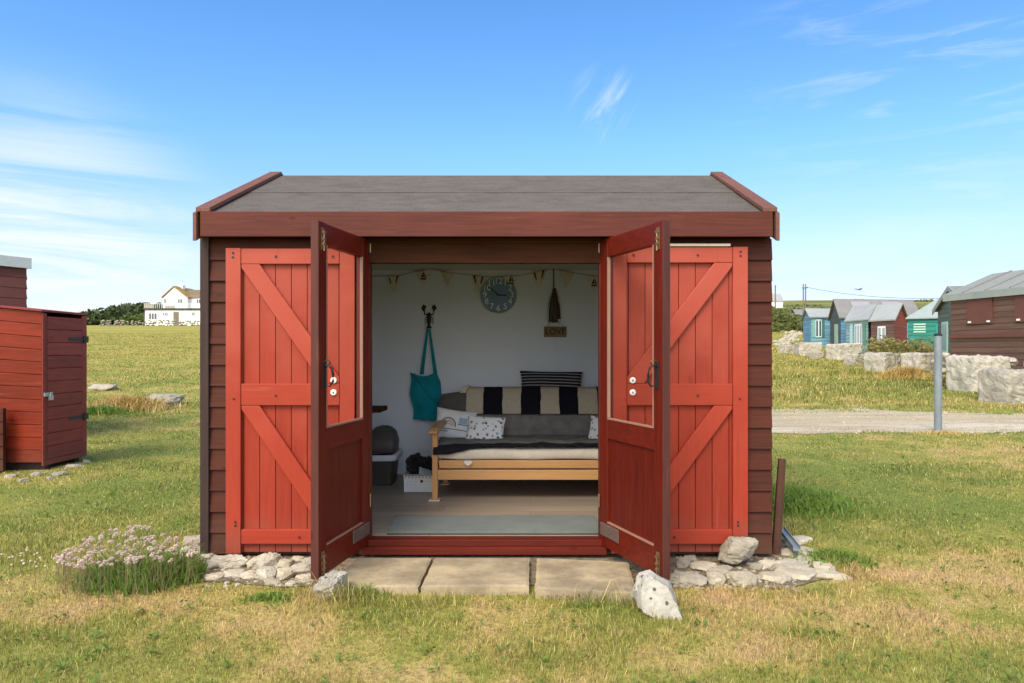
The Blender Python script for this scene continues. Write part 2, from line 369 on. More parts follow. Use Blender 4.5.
def track_edge(x):
    n0 = noise.noise((x*.55, 0, 5))*.35+noise.noise((x*2.1, 0, 9))*.2+noise.noise((x*6, 0, 9))*.12; n1 = noise.noise((x*.5, 4, 5))*.8+noise.noise((x*1.9, 4, 9))*.5+noise.noise((x*5, 4, 9))*.35
    return 10.55+n0-.02*(x-4), 15.2+n1-.28*(x-4)*(1 if x > 4 else .0)
k = MB(); X = [-3+.12*i for i in range(int(29/.12))]
for x in X:
    y0, y1 = track_edge(x); y1 = max(y1, y0+1.7)
    for q in range(13):
        y = y0+(y1-y0)*q/12; k.v.append((x, y, T(x, y)+.006+.012*(0 < q < 12)))
k.f = [(i*13+q, (i+1)*13+q, (i+1)*13+q+1, i*13+q+1) for i in range(len(X)-1) for q in range(12)]
tag(k.build('gravel_track', m, smooth=True), kind='structure')

w = MB(); rr = random.Random(21)
for i in range(520):
    x = rr.uniform(3.2, 13); y0, y1 = track_edge(x); y1 = max(y1, y0+1.7); y = y0+(y1-y0)*rr.uniform(-.05, 1.08); r_ = rr.uniform(.012, .045)
    q = [Vector((rr.gauss(0, 1), rr.gauss(0, 1), abs(rr.gauss(0, .7)))).normalized()*r_ for _ in range(4)]
    c_ = Vector((x, y, T(x, y)+.016)); k_ = [c_+Vector((math.cos(a)*r_*rr.uniform(.7, 1.2), math.sin(a)*r_*rr.uniform(.7, 1.2), -.01)) for a in (0, 1.25, 2.5, 3.75, 5.0)]+[c_+Vector((rr.uniform(-.3, .3)*r_, rr.uniform(-.3, .3)*r_, r_*.7))]
    w.add(k_, [(0, 1, 5), (1, 2, 5), (2, 3, 5), (3, 4, 5), (4, 0, 5)])
tag(w.build('loose_stones', stone('track_stone', (.50, .43, .33), (.34, .28, .21), 5, .2)), 'loose limestone chips lying on the gravel track', kind='stuff')
# ------------------------------------------------------------------ the beach hut
F = 4.2; BK = 6.5; HX0, HX1 = -1.985, 1.475; OX0, OX1 = -.985, .432; RX0, RX1 = -1.968, 1.456
RY, RZ = 5.25, 2.572; EY, EZ = 4.10, 2.07; EYB = 6.62; SL = (RZ-EZ)/(RY-EY)
hut = empty('beach_hut', ((HX0+HX1)/2, (F+BK)/2, 0), 'large open red timber beach hut with two glazed doors and red shutters', 'beach hut')
def boards_front(mb, x0, x1, y, z0, z1, pitch, sgn=-1):
    n = round((z1-z0)/pitch); p = (z1-z0)/n
    for i in range(n):
        a = z0+i*p; b_ = a+p
        j = random.uniform(-.002, .002)
        mb.prism([(x0, y+sgn*(.022+j), a), (x0, y+sgn*(.020+j), a+.012), (x0, y+sgn*.006, b_+.004), (x0, y-sgn*.008, b_+.004), (x0, y-sgn*.008, a)], (x1-x0, 0, 0))
def boards_side(mb, x, y0, y1, z0, z1, pitch, sgn, roof=None):
    n = int((z1-z0)/pitch+.5); p = (z1-z0)/n
    for i in range(n):
        a = z0+i*p; b_ = a+p; ya, yb = y0, y1
        if roof:
            ya, yb = roof(b_)
            ya = max(ya, y0); yb = min(yb, y1)
            if yb-ya < .05: continue
        mb.prism([(x+sgn*.022, ya, a), (x+sgn*.020, ya, a+.012), (x+sgn*.006, ya, b_+.004), (x-sgn*.008, ya, b_+.004), (x-sgn*.008, ya, a)], (0, yb-ya, 0))
w = MB(); boards_front(w, HX0+.05, OX0-.03, F, .02, 1.92, .123); w.box(HX0+.02, OX0-.03, F+.008, F+.05, .02, 2.0); w.build('front_wall', M['board'], hut, bevel=.002)
w = MB(); boards_front(w, OX1+.03, HX1-.012, F, .02, 1.92, .123); w.box(OX1+.03, HX1-.02, F+.008, F+.05, .02, 2.0); w.build('front_wall', M['board'], hut, bevel=.002)
SLB = (RZ-EZ)/(EYB-RY)
roofy = lambda z: (RY-(RZ-.05-z)/SL, RY+(RZ-.05-z)/SLB)
for x, sg in ((HX0+.03, -1), (HX1-.03, 1)):
    w = MB(); boards_side(w, x, F+.012, BK-.012, .02, 2.5, .123, sg, roofy)
    w.prism([(x-sg*.008, F+.052, .02), (x-sg*.008, BK-.052, .02), (x-sg*.008, BK-.052, 1.99), (x-sg*.008, RY, 2.47), (x-sg*.008, F+.052, 1.99)], (-sg*.035, 0, 0)); w.build('side_wall', M['boardy'], hut)
w = MB(); boards_front(w, HX0+.05, HX1-.05, BK, .02, 1.92, .123, 1); w.box(HX0+.02, HX1-.02, BK-.05, BK-.008, .02, 2.0); w.build('back_wall', M['board'], hut)
w = MB(); w.box(HX0, HX0+.052, F-.034, F+.02, .02, 1.95); w.build('corner_post', M['post'], hut, bevel=.003)
w = MB(); w.box(HX0, HX0+.052, BK-.02, BK+.034, .02, 1.95); w.build('corner_post', M['post'], hut, bevel=.003)
w = MB(); w.box(HX1-.04, HX1+.002, BK-.02, BK+.034, .02, 1.95); w.build('corner_post', M['post'], hut, bevel=.003)
# plinth bearers under the hut (dark gap)
w = MB()
for y in (F+.12, RY, BK-.14): w.box(HX0+.08, HX1-.08, y-.03, y+.03, -.03, .02)
w.build('bearer', M['post'], hut)
# roof: deck, felt in two overlapped sheets, fascia, barge boards
def slope_slab(mb, u0, u1, x0, x1, off0, off1, back=False):   # u along the slope 0 (eaves) .. 1 (ridge), off = height above deck line
    def pt(u, off):
        y = EYB-(EYB-RY)*u if back else EY+(RY-EY)*u; return (y, EZ+(RZ-EZ)*u+off)
    a, b_ = pt(u0, off0), pt(u1, off0); c_, d_ = pt(u1, off1), pt(u0, off1)
    mb.prism([(x0, *a), (x0, *b_), (x0, *c_), (x0, *d_)], (x1-x0, 0, 0))
w = MB()
for bk in (0, 1): slope_slab(w, .0, 1, RX0+.05, RX1-.05, -.035, -.012, bk)
roof = w.build('roof', M['beam'], hut)
w = MB(); slope_slab(w, -.004, .505, RX0+.03, RX1-.03, -.0115, -.006); w.build('felt', M['felt'], roof)
def felt_top(u, v, back):
    x = RX0+.03+(RX1-RX0-.06)*u; uu = .475+.527*v; y = EY+(RY-EY)*uu
    wv = .0016*noise.noise((x*4, uu*8, 2))*(1-v)
    return (x, y, EZ+(RZ-EZ)*uu-.0035+wv*.6)
w = MB(); w.grid(lambda u, v: felt_top(u, v, False), 120, 10); w.build('felt', M['felt'], roof, solid=.003)
w = MB(); slope_slab(w, -.004, 1.0, RX0+.03, RX1-.03, -.0115, .0, True); w.build('felt', M['felt'], roof)
w = MB(); w.box(RX0+.025, RX1-.025, EY-.022, EY, EZ-.152, EZ-.004); w.build('fascia', M['fascia'], hut, bevel=.004)
w = MB(); w.box(RX0+.025, RX1-.025, EYB, EYB+.022, EZ-.15, EZ-.004); w.build('fascia', M['fascia'], hut, bevel=.004)
for x0, x1, xo in ((RX0, RX0+.085, RX0-.012), (RX1-.085, RX1, RX1-.012)):
    for bk in (0, 1):
        w = MB(); slope_slab(w, -.02, 1.0, x0, x1, .004, .030, bk); w.build('roof_batten', M['barge'], hut, bevel=.003)
        w = MB(); slope_slab(w, -.03, 1.0, xo, xo+.022, -.165, .001, bk); w.build('bargeboard', M['barge'], hut, bevel=.003)
w = MB(); w.box(HX0+.05, HX1-.05, EY+.002, F-.024, 1.935, 1.95); w.build('soffit', M['post'], hut)
# opening: header, jambs, threshold
w = MB(); w.box(OX0-.03, OX1+.03, F-.004, F+.05, 1.777, 1.935); w.box(OX0, OX1, F-.016, F-.005, 1.895, 1.93); w.build('header_beam', M['beam'], hut, bevel=.003)
for x0, x1 in ((OX0-.03, OX0+.012), (OX1-.012, OX1+.03)):
    w = MB(); w.box(x0, x1, F+.001, F+.075, .02, 1.776); w.build('door_post', M['doorp'], hut, bevel=.002)
w = MB(); w.box(OX0-.02, OX1+.02, F-.02, F+.08, .066, .102); w.box(OX0-.03, OX1+.03, F-.045, F-.021, .02, .066); w.box(OX0-.02, OX1+.02, F-.02, F+.06, .02, .0655); w.build('threshold', M['sill'], hut, bevel=.003)
# inside: floor, lining, ceiling
w = MB(); w.box(HX0+.04, HX1-.04, F+.081, BK-.05, .06, .10); w.build('floor_boards', M['lam'], hut)
IX0, IX1, IY1 = HX0+.085, HX1-.085, BK-.075
w = MB()
w.box(IX0, IX1, IY1, IY1+.012, .10, 2.03)
w.box(IX0-.012, IX0, F+.09, IY1+.012, .10, 2.0); w.box(IX1, IX1+.012, F+.09, IY1+.012, .10, 2.0)
w.box(IX0, OX0-.03, F+.09, F+.10, .10, 1.95); w.box(OX1+.03, IX1, F+.09, F+.10, .10, 1.95)
for sg in (-1, 1):
    x = IX0-.006 if sg < 0 else IX1+.006
    w.prism([(x, F+.09, 2.001), (x, IY1, 2.001), (x, RY, 2.42)], (sg*.01, 0, 0))
w.build('wall_lining', M['lining'], hut)
w = MB()
for sg in (-1, 1):
    ye = IY1 if sg > 0 else F+.09; w.prism([(IX0, ye, 1.99 if sg > 0 else 1.985), (IX0, RY, 2.42), (IX0, RY, 2.432), (IX0, ye, 2.002 if sg > 0 else 1.997)], (IX1-IX0, 0, 0))
w.build('ceiling_lining', M['ceil'], hut)
# ---- shutters: framed, ledged and braced leaves folded flat on the wall
def shutter(x0, x1, z0, z1, hand):
    y = F-.030; mir = lambda x: x if hand > 0 else x0+x1-x      # hand > 0: brace starts top left
    w = MB(); n = 8; sw = .09; p = (x1-x0-.008)/n
    for i in range(n):
        w.box(x0+.004+i*p, x0+.004+(i+1)*p-.0035, y-.012, y+.004, z0+.004, z1-.012)
    sh = w.build('shutter', M['shut'], hut, bevel=.0015)
    w = MB()
    for a, b_ in ((x0, x0+sw), (x1-sw, x1)): w = MB(); w.box(a, b_, y-.040, y-.0125, z0, z1); w.build('stile', M['shutf'], sh, bevel=.004)
    w = MB(); zm = z0+.885
    for a, b_ in ((z1-.095, z1-.003), (zm, zm+.13), (z0+.058, z0+.145)): w = MB(); w.box(x0+sw+.002, x1-sw-.002, y-.038, y-.0125, a, b_); w.build('rail', M['shutr'], sh, bevel=.004)
    for a, b_ in ((z1-.096, zm+.131), (zm-.001, z0+.146)):
        w = MB(); lx, rx = x0+sw+.003, x1-sw-.003; bw = .108
        pts = [(lx, a), (lx+bw, a), (rx, b_+bw*.35), (rx, b_), (rx-bw*.95, b_), (lx, a-bw*.2)]
        poly = [(mir(px), y-.037, pz) for px, pz in pts]
        w.prism(poly, (0, .0243, 0)); w.build('brace', M['shutf'], sh, bevel=.004)
    w = MB()
    for bx, bz in ((x0+.045, z1-.03), (x0+.045, z1-.055), (x0+.30, z1-.05), (x1-.13, z1-.05), (x0+.30, zm+.06), (x0+.05, zm+.04), (x0+.06, z0+.17), (x0+.06, z0+.19), (x0+.44, z0+.1)):
        w.lathe([(.0065, 0), (.0065, .003)], 10, Matrix.Translation((mir(bx), y-.041, bz)) @ Matrix.Rotation(R(90), 4, 'X'))
    w.build('bolt', M['black'], sh)
    for kz in (zm+.165-.015, zm+.078):
        xk = mir(x1-.125)
        w = MB(); w.lathe([(.019, 0), (.019, .006), (.015, .010), (.006, .011)], 18, Matrix.Translation((xk, y-.0385, kz)) @ Matrix.Rotation(R(90), 4, 'X')); kb = w.build('lock', M['knob'], sh, smooth=False)
        w = MB(); w.box(xk-.0035, xk+.0035, y-.0515, y-.0493, kz-.005, kz+.005); w.build('keyhole', M['black'], kb)
    return sh
shutter(-1.815, -1.045, .034, 1.858, 1)
shutter(.487, 1.300, .034, 1.866, -1)
w = MB(); w.box(.70, 1.195, F-.075, F-.035, 1.868, 1.884); w.build('batten', M['cream'], hut, bevel=.002)
# ---- glazed doors, swung outwards
def make_door(hinge, free, side):
    """local frame: u along the leaf (0 hinge .. W free edge), n = towards the inside face"""
    h = Vector((*hinge, 0)); d = Vector((*free, 0))-h; W = d.length; d.normalize()
    n = Vector((-d.y, d.x, 0)) if side > 0 else Vector((d.y, -d.x, 0))   # inside-face normal
    A = Matrix(((n.x, d.x, 0, h.x), (n.y, d.y, 0, h.y), (0, 0, 1, 0), (0, 0, 0, 1)))  # local x = out of inside face, y = along leaf
    Z0, Z1 = .072, 1.917; tk = .042; sw = .092
    w = MB(); w.box(-tk, 0, 0, sw-.004, Z0, Z1, A)
    dr = w.build('door', M['door'], hut, bevel=.003)
    w = MB(); w.box(-tk, 0, W-sw, W-.006, Z0, Z1, A); w.build('stile', M['door'], dr, bevel=.003)
    w = MB(); w.box(-tk, .001, W-.0055, W, Z0, Z1, A); w.build('door_edge', M['edge'], dr, bevel=.002)
    w = MB()
    for a, b_ in ((Z1-.115, Z1-.002), (.725, .838), (Z0+.002, .222)): w = MB(); w.box(-tk+.002, -.001, sw-.003, W-sw-.001, a, b_, A); w.build('rail', M['doorr'], dr, bevel=.003)
    w = MB(); w.box(-tk+.010, -.014, sw-.006, W-sw+.004, .20, .74, A); w.build('panel', M['doorp'], dr)
    w = MB(); w.add([(-.02, sw-.006, .83), (-.02, W-sw+.004, .83), (-.02, W-sw+.004, Z1-.11), (-.02, sw-.006, Z1-.11)], [(0, 1, 2, 3)], A); w.build('glass', M['glass'], dr)
    e = .010
    for bd in ((-.016, .0015, sw-.003, W-sw-.001, .839, .839+e), (-.016, .0015, sw-.003, sw-.003+e, .851, Z1-.116), (-.016, .0015, W-sw-.001-e, W-sw-.001, .851, Z1-.116), (-.013, .0015, sw-.003, W-sw-.001, .223, .231)):
        w = MB(); w.box(*bd, A); w.build('glazing_bead', M['bead'], dr)
    w = MB(); w.box(.0005, .008, .012, .235, .14, .215, A)
    for i in range(5): w.box(.0082, .0105, .02, .227, .148+i*.0135, .153+i*.0135, A)
    w.build('vent', M['vent'], dr, bevel=.002)
    for z0, z1 in ((.085, .205), (1.77, 1.885)):
        w = MB(); y0 = W-.062; w.box(.0012, .004, y0, y0+.032, z0, z1, A); w.tube([A @ Vector((.009, y0+.016, z0-.006)), A @ Vector((.009, y0+.016, z1-.02))], .0055, 8)
        for q in (.25, .5, .8): w.box(.004, .015, y0+.004, y0+.028, z0+(z1-z0)*q-.006, z0+(z1-z0)*q+.006, A)
        w.build('bolt', M['brass'], dr)
    w = MB(); w.box(.0012, .006, W-.066, W-.04, 1.05, 1.19, A); hd = w.build('handle_plate', M['black'], dr, bevel=.001)
    pts = [(.004, W-.053, 1.165), (.03, W-.053, 1.17), (.046, W-.058, 1.155), (.05, W-.066, 1.12), (.047, W-.07, 1.085), (.03, W-.066, 1.06), (.02, W-.06, 1.065)]
    w = MB(); w.tube([A @ Vector(p) for p in pts], [.006, .006, .0065, .007, .0065, .005, .004], 8); w.build('handle', M['black'], hd, smooth=True)
    w = MB(); w.tube([A @ Vector(p) for p in ((.001, W-.06, 1.19), (.02, W-.055, 1.2), (.03, W-.075, 1.19), (.012, W-.09, 1.17))], .0035, 6); w.build('catch_hook', M['brass'], dr)
    for z in (.30, 1.84):
        w = MB(); w.tube([A @ Vector((.006, -.004, z)), A @ Vector((.006, -.004, z+.08))], .006, 8); w.build('hinge', M['brass'], dr)
    return dr
make_door((-.974, F-.006), (-1.086, 3.554), 1)
make_door((.426, F-.006), (.681, 3.542), -1)
w = MB(); w.box(HX1-.012, HX1+.012, F+.26, F+.33, 1.17, 1.27); lb = w.build('wall_lantern', M['black'], hut, bevel=.004)
w = MB(); w.box(HX1+.012, HX1+.05, F+.27, F+.32, 1.19, 1.25); w.build('lantern_case', M['black'], lb, bevel=.006)

# ------------------------------------------------------------------ things inside the hut
def soft_box(mb, x0, x1, y0, y1, z0, z1, r=.04, nx=18, ny=8, seed=0, amp=.008, M_=None):
    """rounded, slightly lumpy upholstered block"""
    bm = bmesh.new(); bmesh.ops.create_cube(bm, size=1)
    bmesh.ops.subdivide_edges(bm, edges=bm.edges, cuts=9, use_grid_fill=True)
    c = Vector(((x0+x1)/2, (y0+y1)/2, (z0+z1)/2)); h = Vector(((x1-x0)/2, (y1-y0)/2, (z1-z0)/2))
    vs = []
    for v in bm.verts:
        p = Vector((v.co.x*2*h.x, v.co.y*2*h.y, v.co.z*2*h.z)); q = Vector([max(-h[i]+r, min(h[i]-r, p[i])) for i in range(3)]); dlt = p-q
        if dlt.length > 1e-6: p = q+dlt.normalized()*r
        n_ = noise.noise_vector((p+c)*7+Vector((seed, 0, 0)))*amp
        vs.append(c+p+n_)
    bm.verts.index_update(); fs = [[v.index for v in f.verts] for f in bm.faces]; bm.free()
    mb.add(vs, fs, M_)
def pillow(mb, w_, h_, th, M_, seed=0, n=22):
    """cushion: local x width, y height, z thickness, pinched corners"""
    def fn(sg):
        def f(u, v):
            a, b_ = u*2-1, v*2-1
            e = max(0, (1-a*a))**.42*max(0, (1-b_*b_))**.42
            k = 1-.06*(1-abs(a))*b_*b_*1.0-.0
            kx = 1-.07*(1-b_*b_)*abs(a)**3; ky = 1-.07*(1-a*a)*abs(b_)**3
            z = sg*th/2*e+.010*noise.noise((a*1.8+seed, b_*1.8, sg))*e
            return (a*w_/2*kx, b_*h_/2*ky, z)
        return f
    mb.grid(fn(1), n, n, M_); mb.grid(fn(-1), n, n, M_)
pine = wood('pine_varnish', (.58, .315, .135), (.46, .225, .085), axis=0, rough=.4, var=.08)
pinev = wood('pine_varnish_upright', (.58, .315, .135), (.46, .225, .085), axis=2, rough=.4, var=.08)
SX0, SX1, SF, SB = -.745, 1.16, 5.30, 6.30
sofa = empty('futon_sofa', ((SX0+SX1)/2, 5.8, .10), 'pine framed futon sofa with cream mattress against the back wall', 'sofa')
fl = .10
w = MB(); w.box(SX0+.05, SX1-.05, SF-.005, SF+.022, .345, .408); w.build('front_rail', pine, sofa, bevel=.006)
w = MB(); w.box(SX0+.03, SX1-.03, SF-.012, SF+.018, .258, .334); w.build('lower_rail', pine, sofa, bevel=.006)
w = MB(); w.box(SX0+.03, SX1-.03, SB-.06, SB-.03, .258, .334); w.build('back_rail', pine, sofa, bevel=.006)
for x in (SX0, SX1-.042):
    for y in (SF-.03, SB-.38):
        w = MB(); w.box(x, x+.042, y, y+.055, fl+.012, .63); lg = w.build('leg', pinev, sofa, bevel=.005)
        w = MB(); w.box(x-.025, x+.06, y-.02, y+.075, fl+.001, fl+.0115); w.build('foot_pad', M['cream'], lg, bevel=.004)
    w = MB(); w.prism([(x-.022, SF-.075, .632), (x-.022, SF+.0, .655), (x-.022, SB-.32, .664), (x-.022, SB-.32, .641), (x-.022, SF-.07, .615)], (.068, 0, 0)); w.build('armrest', pine, sofa, bevel=.006)
    w = MB(); w.box(x+.008, x+.034, SF+.03, SB-.1, .258, .33); w.build('side_rail', pine, sofa)
w = MB()
for i in range(9): w.box(SX0+.06, SX1-.06, SF+.05+i*.1, SF+.11+i*.1, .335, .352)
w.build('slat', pine, sofa)
creamc = cloth('cream_cotton', (.66, .58, .47))
w = MB(); soft_box(w, SX0+.03, SX1-.03, SF-.02, 6.02, .405, .495, .04, seed=2); w.build('mattress', creamc, sofa, smooth=True)
BT = Matrix.Translation((0, 5.975, .475)) @ Matrix.Rotation(R(-26), 4, 'X')
w = MB(); soft_box(w, -.81, SX1-.03, 0, .14, .02, .475, .07, seed=5, amp=.010, M_=BT); w.build('back_cushion', cloth('charcoal_cover', (.12, .112, .105)), sofa, smooth=True)
w = MB()
for x in (-.3, .5): w.tube([(x, 6.1, .34), (x, 6.33, .82)], .018)
w.build('back_frame', pine, sofa)
# cloth that lies on the sofa: a sheet following seat and back
def prof(s):     # s in 0..1 : hanging front edge -> seat -> crease -> up the back -> over the top
    P = [(SF-.033, .455), (SF-.028, .495), (SF+.02, .512), (5.55, .508), (5.80, .503), (5.95, .505), (6.02, .56), (6.09, .70), (6.165, .845), (6.20, .886), (6.25, .893), (6.31, .86)]
    D = [0]
    for a, b_ in zip(P, P[1:]): D.append(D[-1]+math.hypot(b_[0]-a[0], b_[1]-a[1]))
    q = s*D[-1]
    for i in range(len(P)-1):
        if q <= D[i+1] or i == len(P)-2:
            f = (q-D[i])/(D[i+1]-D[i]); return P[i][0]+(P[i+1][0]-P[i][0])*f, P[i][1]+(P[i+1][1]-P[i][1])*f
def throw(x0, x1, s0, s1, off, amp, seed, fs=None):
    def fn(u, v):
        x = x0+(x1-x0)*u
        a, b_ = s0, s1
        if fs: a = s0+fs(x)
        s = a+(b_-a)*v; y, z = prof(max(0, s)); y2, z2 = prof(min(1, max(0, s)+.01)); ty, tz = y2-y, z2-z; L = math.hypot(ty, tz) or 1
        h = off+amp*(noise.noise((x*6, s*9, seed))+.6*noise.noise((x*15, s*22, seed+3)))
        # pulled folds running to the button in the middle of the back
        return (x, y-tz/L*h, z+ty/L*h)
    return fn
m, t, b = newmat('grey_throw_black_hem'); o = t.obj(); sp = t.n('ShaderNodeSeparateXYZ'); t.link(o, sp.inputs[0])
n1 = t.noise(o, 9, 5, .65); n2 = t.noise(o, 140, 2)
c = t.mix(t.mrange(n1, .3, .7), (.23, .22, .21), (.15, .143, .138)); c = t.mix(t.mrange(n2, .45, .7, 0, .4), c, (.11, .105, .10))
c = t.mix(t.math('GREATER_THAN', t.math('ADD', sp.outputs[2], t.math('MULTIPLY', sp.outputs[1], 0)), -10), c, c)
hem = t.attr('hem'); c = t.mix(hem, c, (.012, .012, .016))
t.put(b.inputs['Base Color'], c); b.inputs['Roughness'].default_value = .95; b.inputs['Specular IOR Level'].default_value = .1; t.put(b.inputs['Normal'], t.bump(n1, .4, .01))
def with_attr(o, name, fn):
    a = o.data.attributes.new(name, 'FLOAT', 'POINT'); a.data.foreach_set('value', [fn(i, v.co) for i, v in enumerate(o.data.vertices)])
nu, nv = 120, 60; w = MB()
edge_fn = lambda x: .02+.030*sstep(-.72, -.2, x)*1+.014*noise.noise((x*3, 2, 2))-.03*sstep(-.3, -.72, x)
w.grid(throw(-.735, 1.14, .0, .72, .015, .010, 4, edge_fn), nu, nv)
gt = w.build('throw_blanket', m, origin=None, smooth=True, solid=.006)
with_attr(gt, 'hem', lambda i, co: 1.0 if (i//(nu+1))/nv < .085+.014*math.sin((i % (nu+1))*.21) else 0.0)
tag(gt, 'plain grey throw with a black hem spread over the sofa seat', 'blanket')
# striped throw over the back
m, t, b = newmat('striped_throw'); o = t.obj(); sp = t.n('ShaderNodeSeparateXYZ'); t.link(o, sp.inputs[0])
xx = t.math('ADD', sp.outputs[0], t.math('MULTIPLY', t.math('SUBTRACT', t.noise(o, 6, 2), .5), .03))
fr_ = t.math('FRACT', t.math('DIVIDE', t.math('ADD', xx, .412+.3355*10), .3355)); st = t.math('LESS_THAN', fr_, .5)
n2 = t.noise(o, 150, 2); c = t.mix(st, t.mix(t.mrange(n2, .4, .7), (.50, .43, .335), (.38, .32, .245)), (.010, .010, .016))
t.put(b.inputs['Base Color'], c); b.inputs['Roughness'].default_value = .95; b.inputs['Specular IOR Level'].default_value = .1; t.put(b.inputs['Normal'], t.bump(n2, .3, .004))
w = MB(); w.grid(throw(-.565, 1.13, .725, 1.0, .024, .004, 9), 90, 30)
st_ = w.build('striped_throw', m, smooth=True, solid=.008); tag(st_, 'cream and black broad striped throw along the top of the sofa back', 'blanket')
w = MB(); w.grid(lambda u, v: (lambda p: (-.60+.05*u+.035*v-.02*(1-v), p[0]-.03+.006*noise.noise((u*4, v*5, 1)), p[1]+.035))(prof(.86+.13*v)), 6, 14)
ct = w.build('cloth_end', creamc, st_, smooth=True, solid=.008)
# cushions
def pic_mat():
    m, t, b = newmat('printed_cushion'); o = t.obj(); 
    v = t.n('ShaderNodeTexVoronoi'); t.put(v.inputs[0], o); v.inputs['Scale'].default_value = 27
    dots = t.mrange(t.math('ADD', v.outputs['Distance'], t.math('MULTIPLY', t.noise(o, 60, 3), .35)), .56, .46)
    gate = t.mrange(t.n('ShaderNodeSeparateColor').outputs[0], 0, 1)
    sc = t.n('ShaderNodeSeparateColor'); t.link(v.outputs['Color'], sc.inputs[0])
    ink = t.mix(t.math('GREATER_THAN', sc.outputs[0], .55), (.045, .045, .06), (.22, .10, .10)); ink = t.mix(t.math('GREATER_THAN', sc.outputs[1], .75), ink, (.20, .33, .36))
    c = t.mix(t.math('MULTIPLY', dots, .9), (.78, .77, .78), ink)
    t.put(b.inputs['Base Color'], c); b.inputs['Roughness'].default_value = .9; return m
prn = pic_mat()
def put_pillow(name, px, py, Y, w_, h_, th, tilt, roll, mat, label, yaw=0, seed=0):
    c = at(px, py, Y); Mx = Matrix.Translation(c) @ Matrix.Rotation(R(yaw), 4, 'Z') @ Matrix.Rotation(R(90-tilt), 4, 'X') @ Matrix.Rotation(R(roll), 4, 'Z')
    w = MB(); pillow(w, w_, h_, th, None, seed); o = w.build(name, mat, smooth=True); o.matrix_world = Mx
    return tag(o, label, 'cushion')
white = cloth('white_cotton', (.76, .76, .78))
cu = put_pillow('cushion', 455, 424.5, 5.86, .345, .27, .11, 24, -9, white, 'white cushion printed with a pink and blue drawing, at the sofa arm', 6, 1)
# generic drawing on it: pink beach hut arch shape, blue box, lines (sits on the cushion's face)
def on_pillow(pts, w_, h_, th, lift=.0015, n=1):
    out = []
    for x, y in pts:
        a, b_ = x/(w_/2), y/(h_/2); e = max(0, 1-a*a)**.42*max(0, 1-b_*b_)**.42
        out.append((x, y, th/2*e+lift+.010*noise.noise((a*1.8+1, b_*1.8, 1))*e))
    return out
def decal(name, fn, nu, nv, col, lift=.002):
    w = MB(); w.v = on_pillow([fn(i/nu, j/nv) for j in range(nv+1) for i in range(nu+1)], .345, .27, .11, lift)
    w.f = [(j*(nu+1)+i, j*(nu+1)+i+1, (j+1)*(nu+1)+i+1, (j+1)*(nu+1)+i) for j in range(nv) for i in range(nu)]
    o = w.build(name, cloth('ink_'+name, col)); o.parent = cu
arch = lambda r0, r1, cx, cy: (lambda u, v: (cx+(r0+(r1-r0)*v)*math.cos(math.pi*(1.08*u-.04)), cy+(r0+(r1-r0)*v)*1.1*math.sin(math.pi*(1.08*u-.04))))
decal('printed_arch', arch(.058, .066, -.055, -.03), 16, 1, (.07, .06, .08))
for i in range(4): decal('printed_arch', arch(.016+.011*i, .021+.011*i, -.055, -.03), 12, 1, ((.42, .18, .17), (.33, .3, .36), (.42, .18, .17), (.5, .3, .28))[i])
decal('printed_box', lambda u, v: (.03+.07*u, -.005+.055*v), 5, 4, (.30, .45, .58))
decal('printed_line', lambda u, v: (-.13+.25*u, -.062+.006*v), 12, 1, (.07, .08, .10))
decal('printed_line', lambda u, v: (.025+.09*u, -.016+.007*v), 6, 1, (.06, .10, .16))
decal('printed_line', lambda u, v: (-.12+.07*u, -.085+.012*v), 6, 1, (.42, .35, .33))
put_pillow('cushion', 485.5, 429.5, 5.76, .325, .235, .10, 27, -3, prn, 'white cushion with small scattered prints, in front of the other white cushion', -4, 4)
put_pillow('cushion', 604, 432, 5.82, .26, .25, .10, 26, -14, prn, 'white printed cushion half hidden behind the right open door', 8, 9)
# striped bolster on the back
m, t, b = newmat('pinstripe_fabric'); o = t.obj(); sp = t.n('ShaderNodeSeparateXYZ'); t.link(o, sp.inputs[0])
yy = t.math('ADD', sp.outputs[1], t.math('MULTIPLY', t.noise(o, 8, 2), .008)); f = t.math('FRACT', t.math('MULTIPLY', yy, 36)); c = t.mix(t.math('LESS_THAN', f, .22), (.014, .014, .020), (.42, .40, .38))
t.put(b.inputs['Base Color'], c); b.inputs['Roughness'].default_value = .95; b.inputs['Specular IOR Level'].default_value = .1
put_pillow('cushion', 551, 383.2, 6.30, .575, .225, .12, 12, -1, m, 'black cushion with thin white stripes on top of the sofa back', 0, 6)
# heart hung on the rail
w = MB(); hp = [(.0, -.03)]+[(.032*math.sin(a)**3*1.0, .026*(13*math.cos(a)-5*math.cos(2*a)-2*math.cos(3*a)-math.cos(4*a))/16+.0) for a in [R(180-15*i) for i in range(1, 24)]]
c = at(468, 463, SF-.03); w.prism([(c.x+x, c.y, c.z+z) for x, z in hp], (0, .012, 0)); w.tube([(c.x, c.y+.006, c.z+.01), (c.x, SF-.008, c.z+.05)], .0015, 5)
tag(w.build('heart_ornament', simple('whitewashed_wood', (.62, .58, .54), .7), origin=(c.x, c.y, c.z)), 'small white heart hanging on the pine front rail of the sofa', 'ornament')

# doormat
w = MB(); zf = .101
def matf(u, v):
    x = (-.925+.035*(1-v))+(1.385-.0)*u*(.985); y = 4.31+.43*v
    r_ = .03
    return (x, y, zf+.011+.0015*noise.noise((x*9, y*9, 0)))
w.grid(matf, 60, 16)
dm = w.build('doormat', cloth('grey_blue_carpet', (.145, .16, .145), (.11, .122, .11), weave=900, bump=.5), solid=.014, smooth=True)
tag(dm, 'grey blue doormat lying inside the threshold', 'mat')

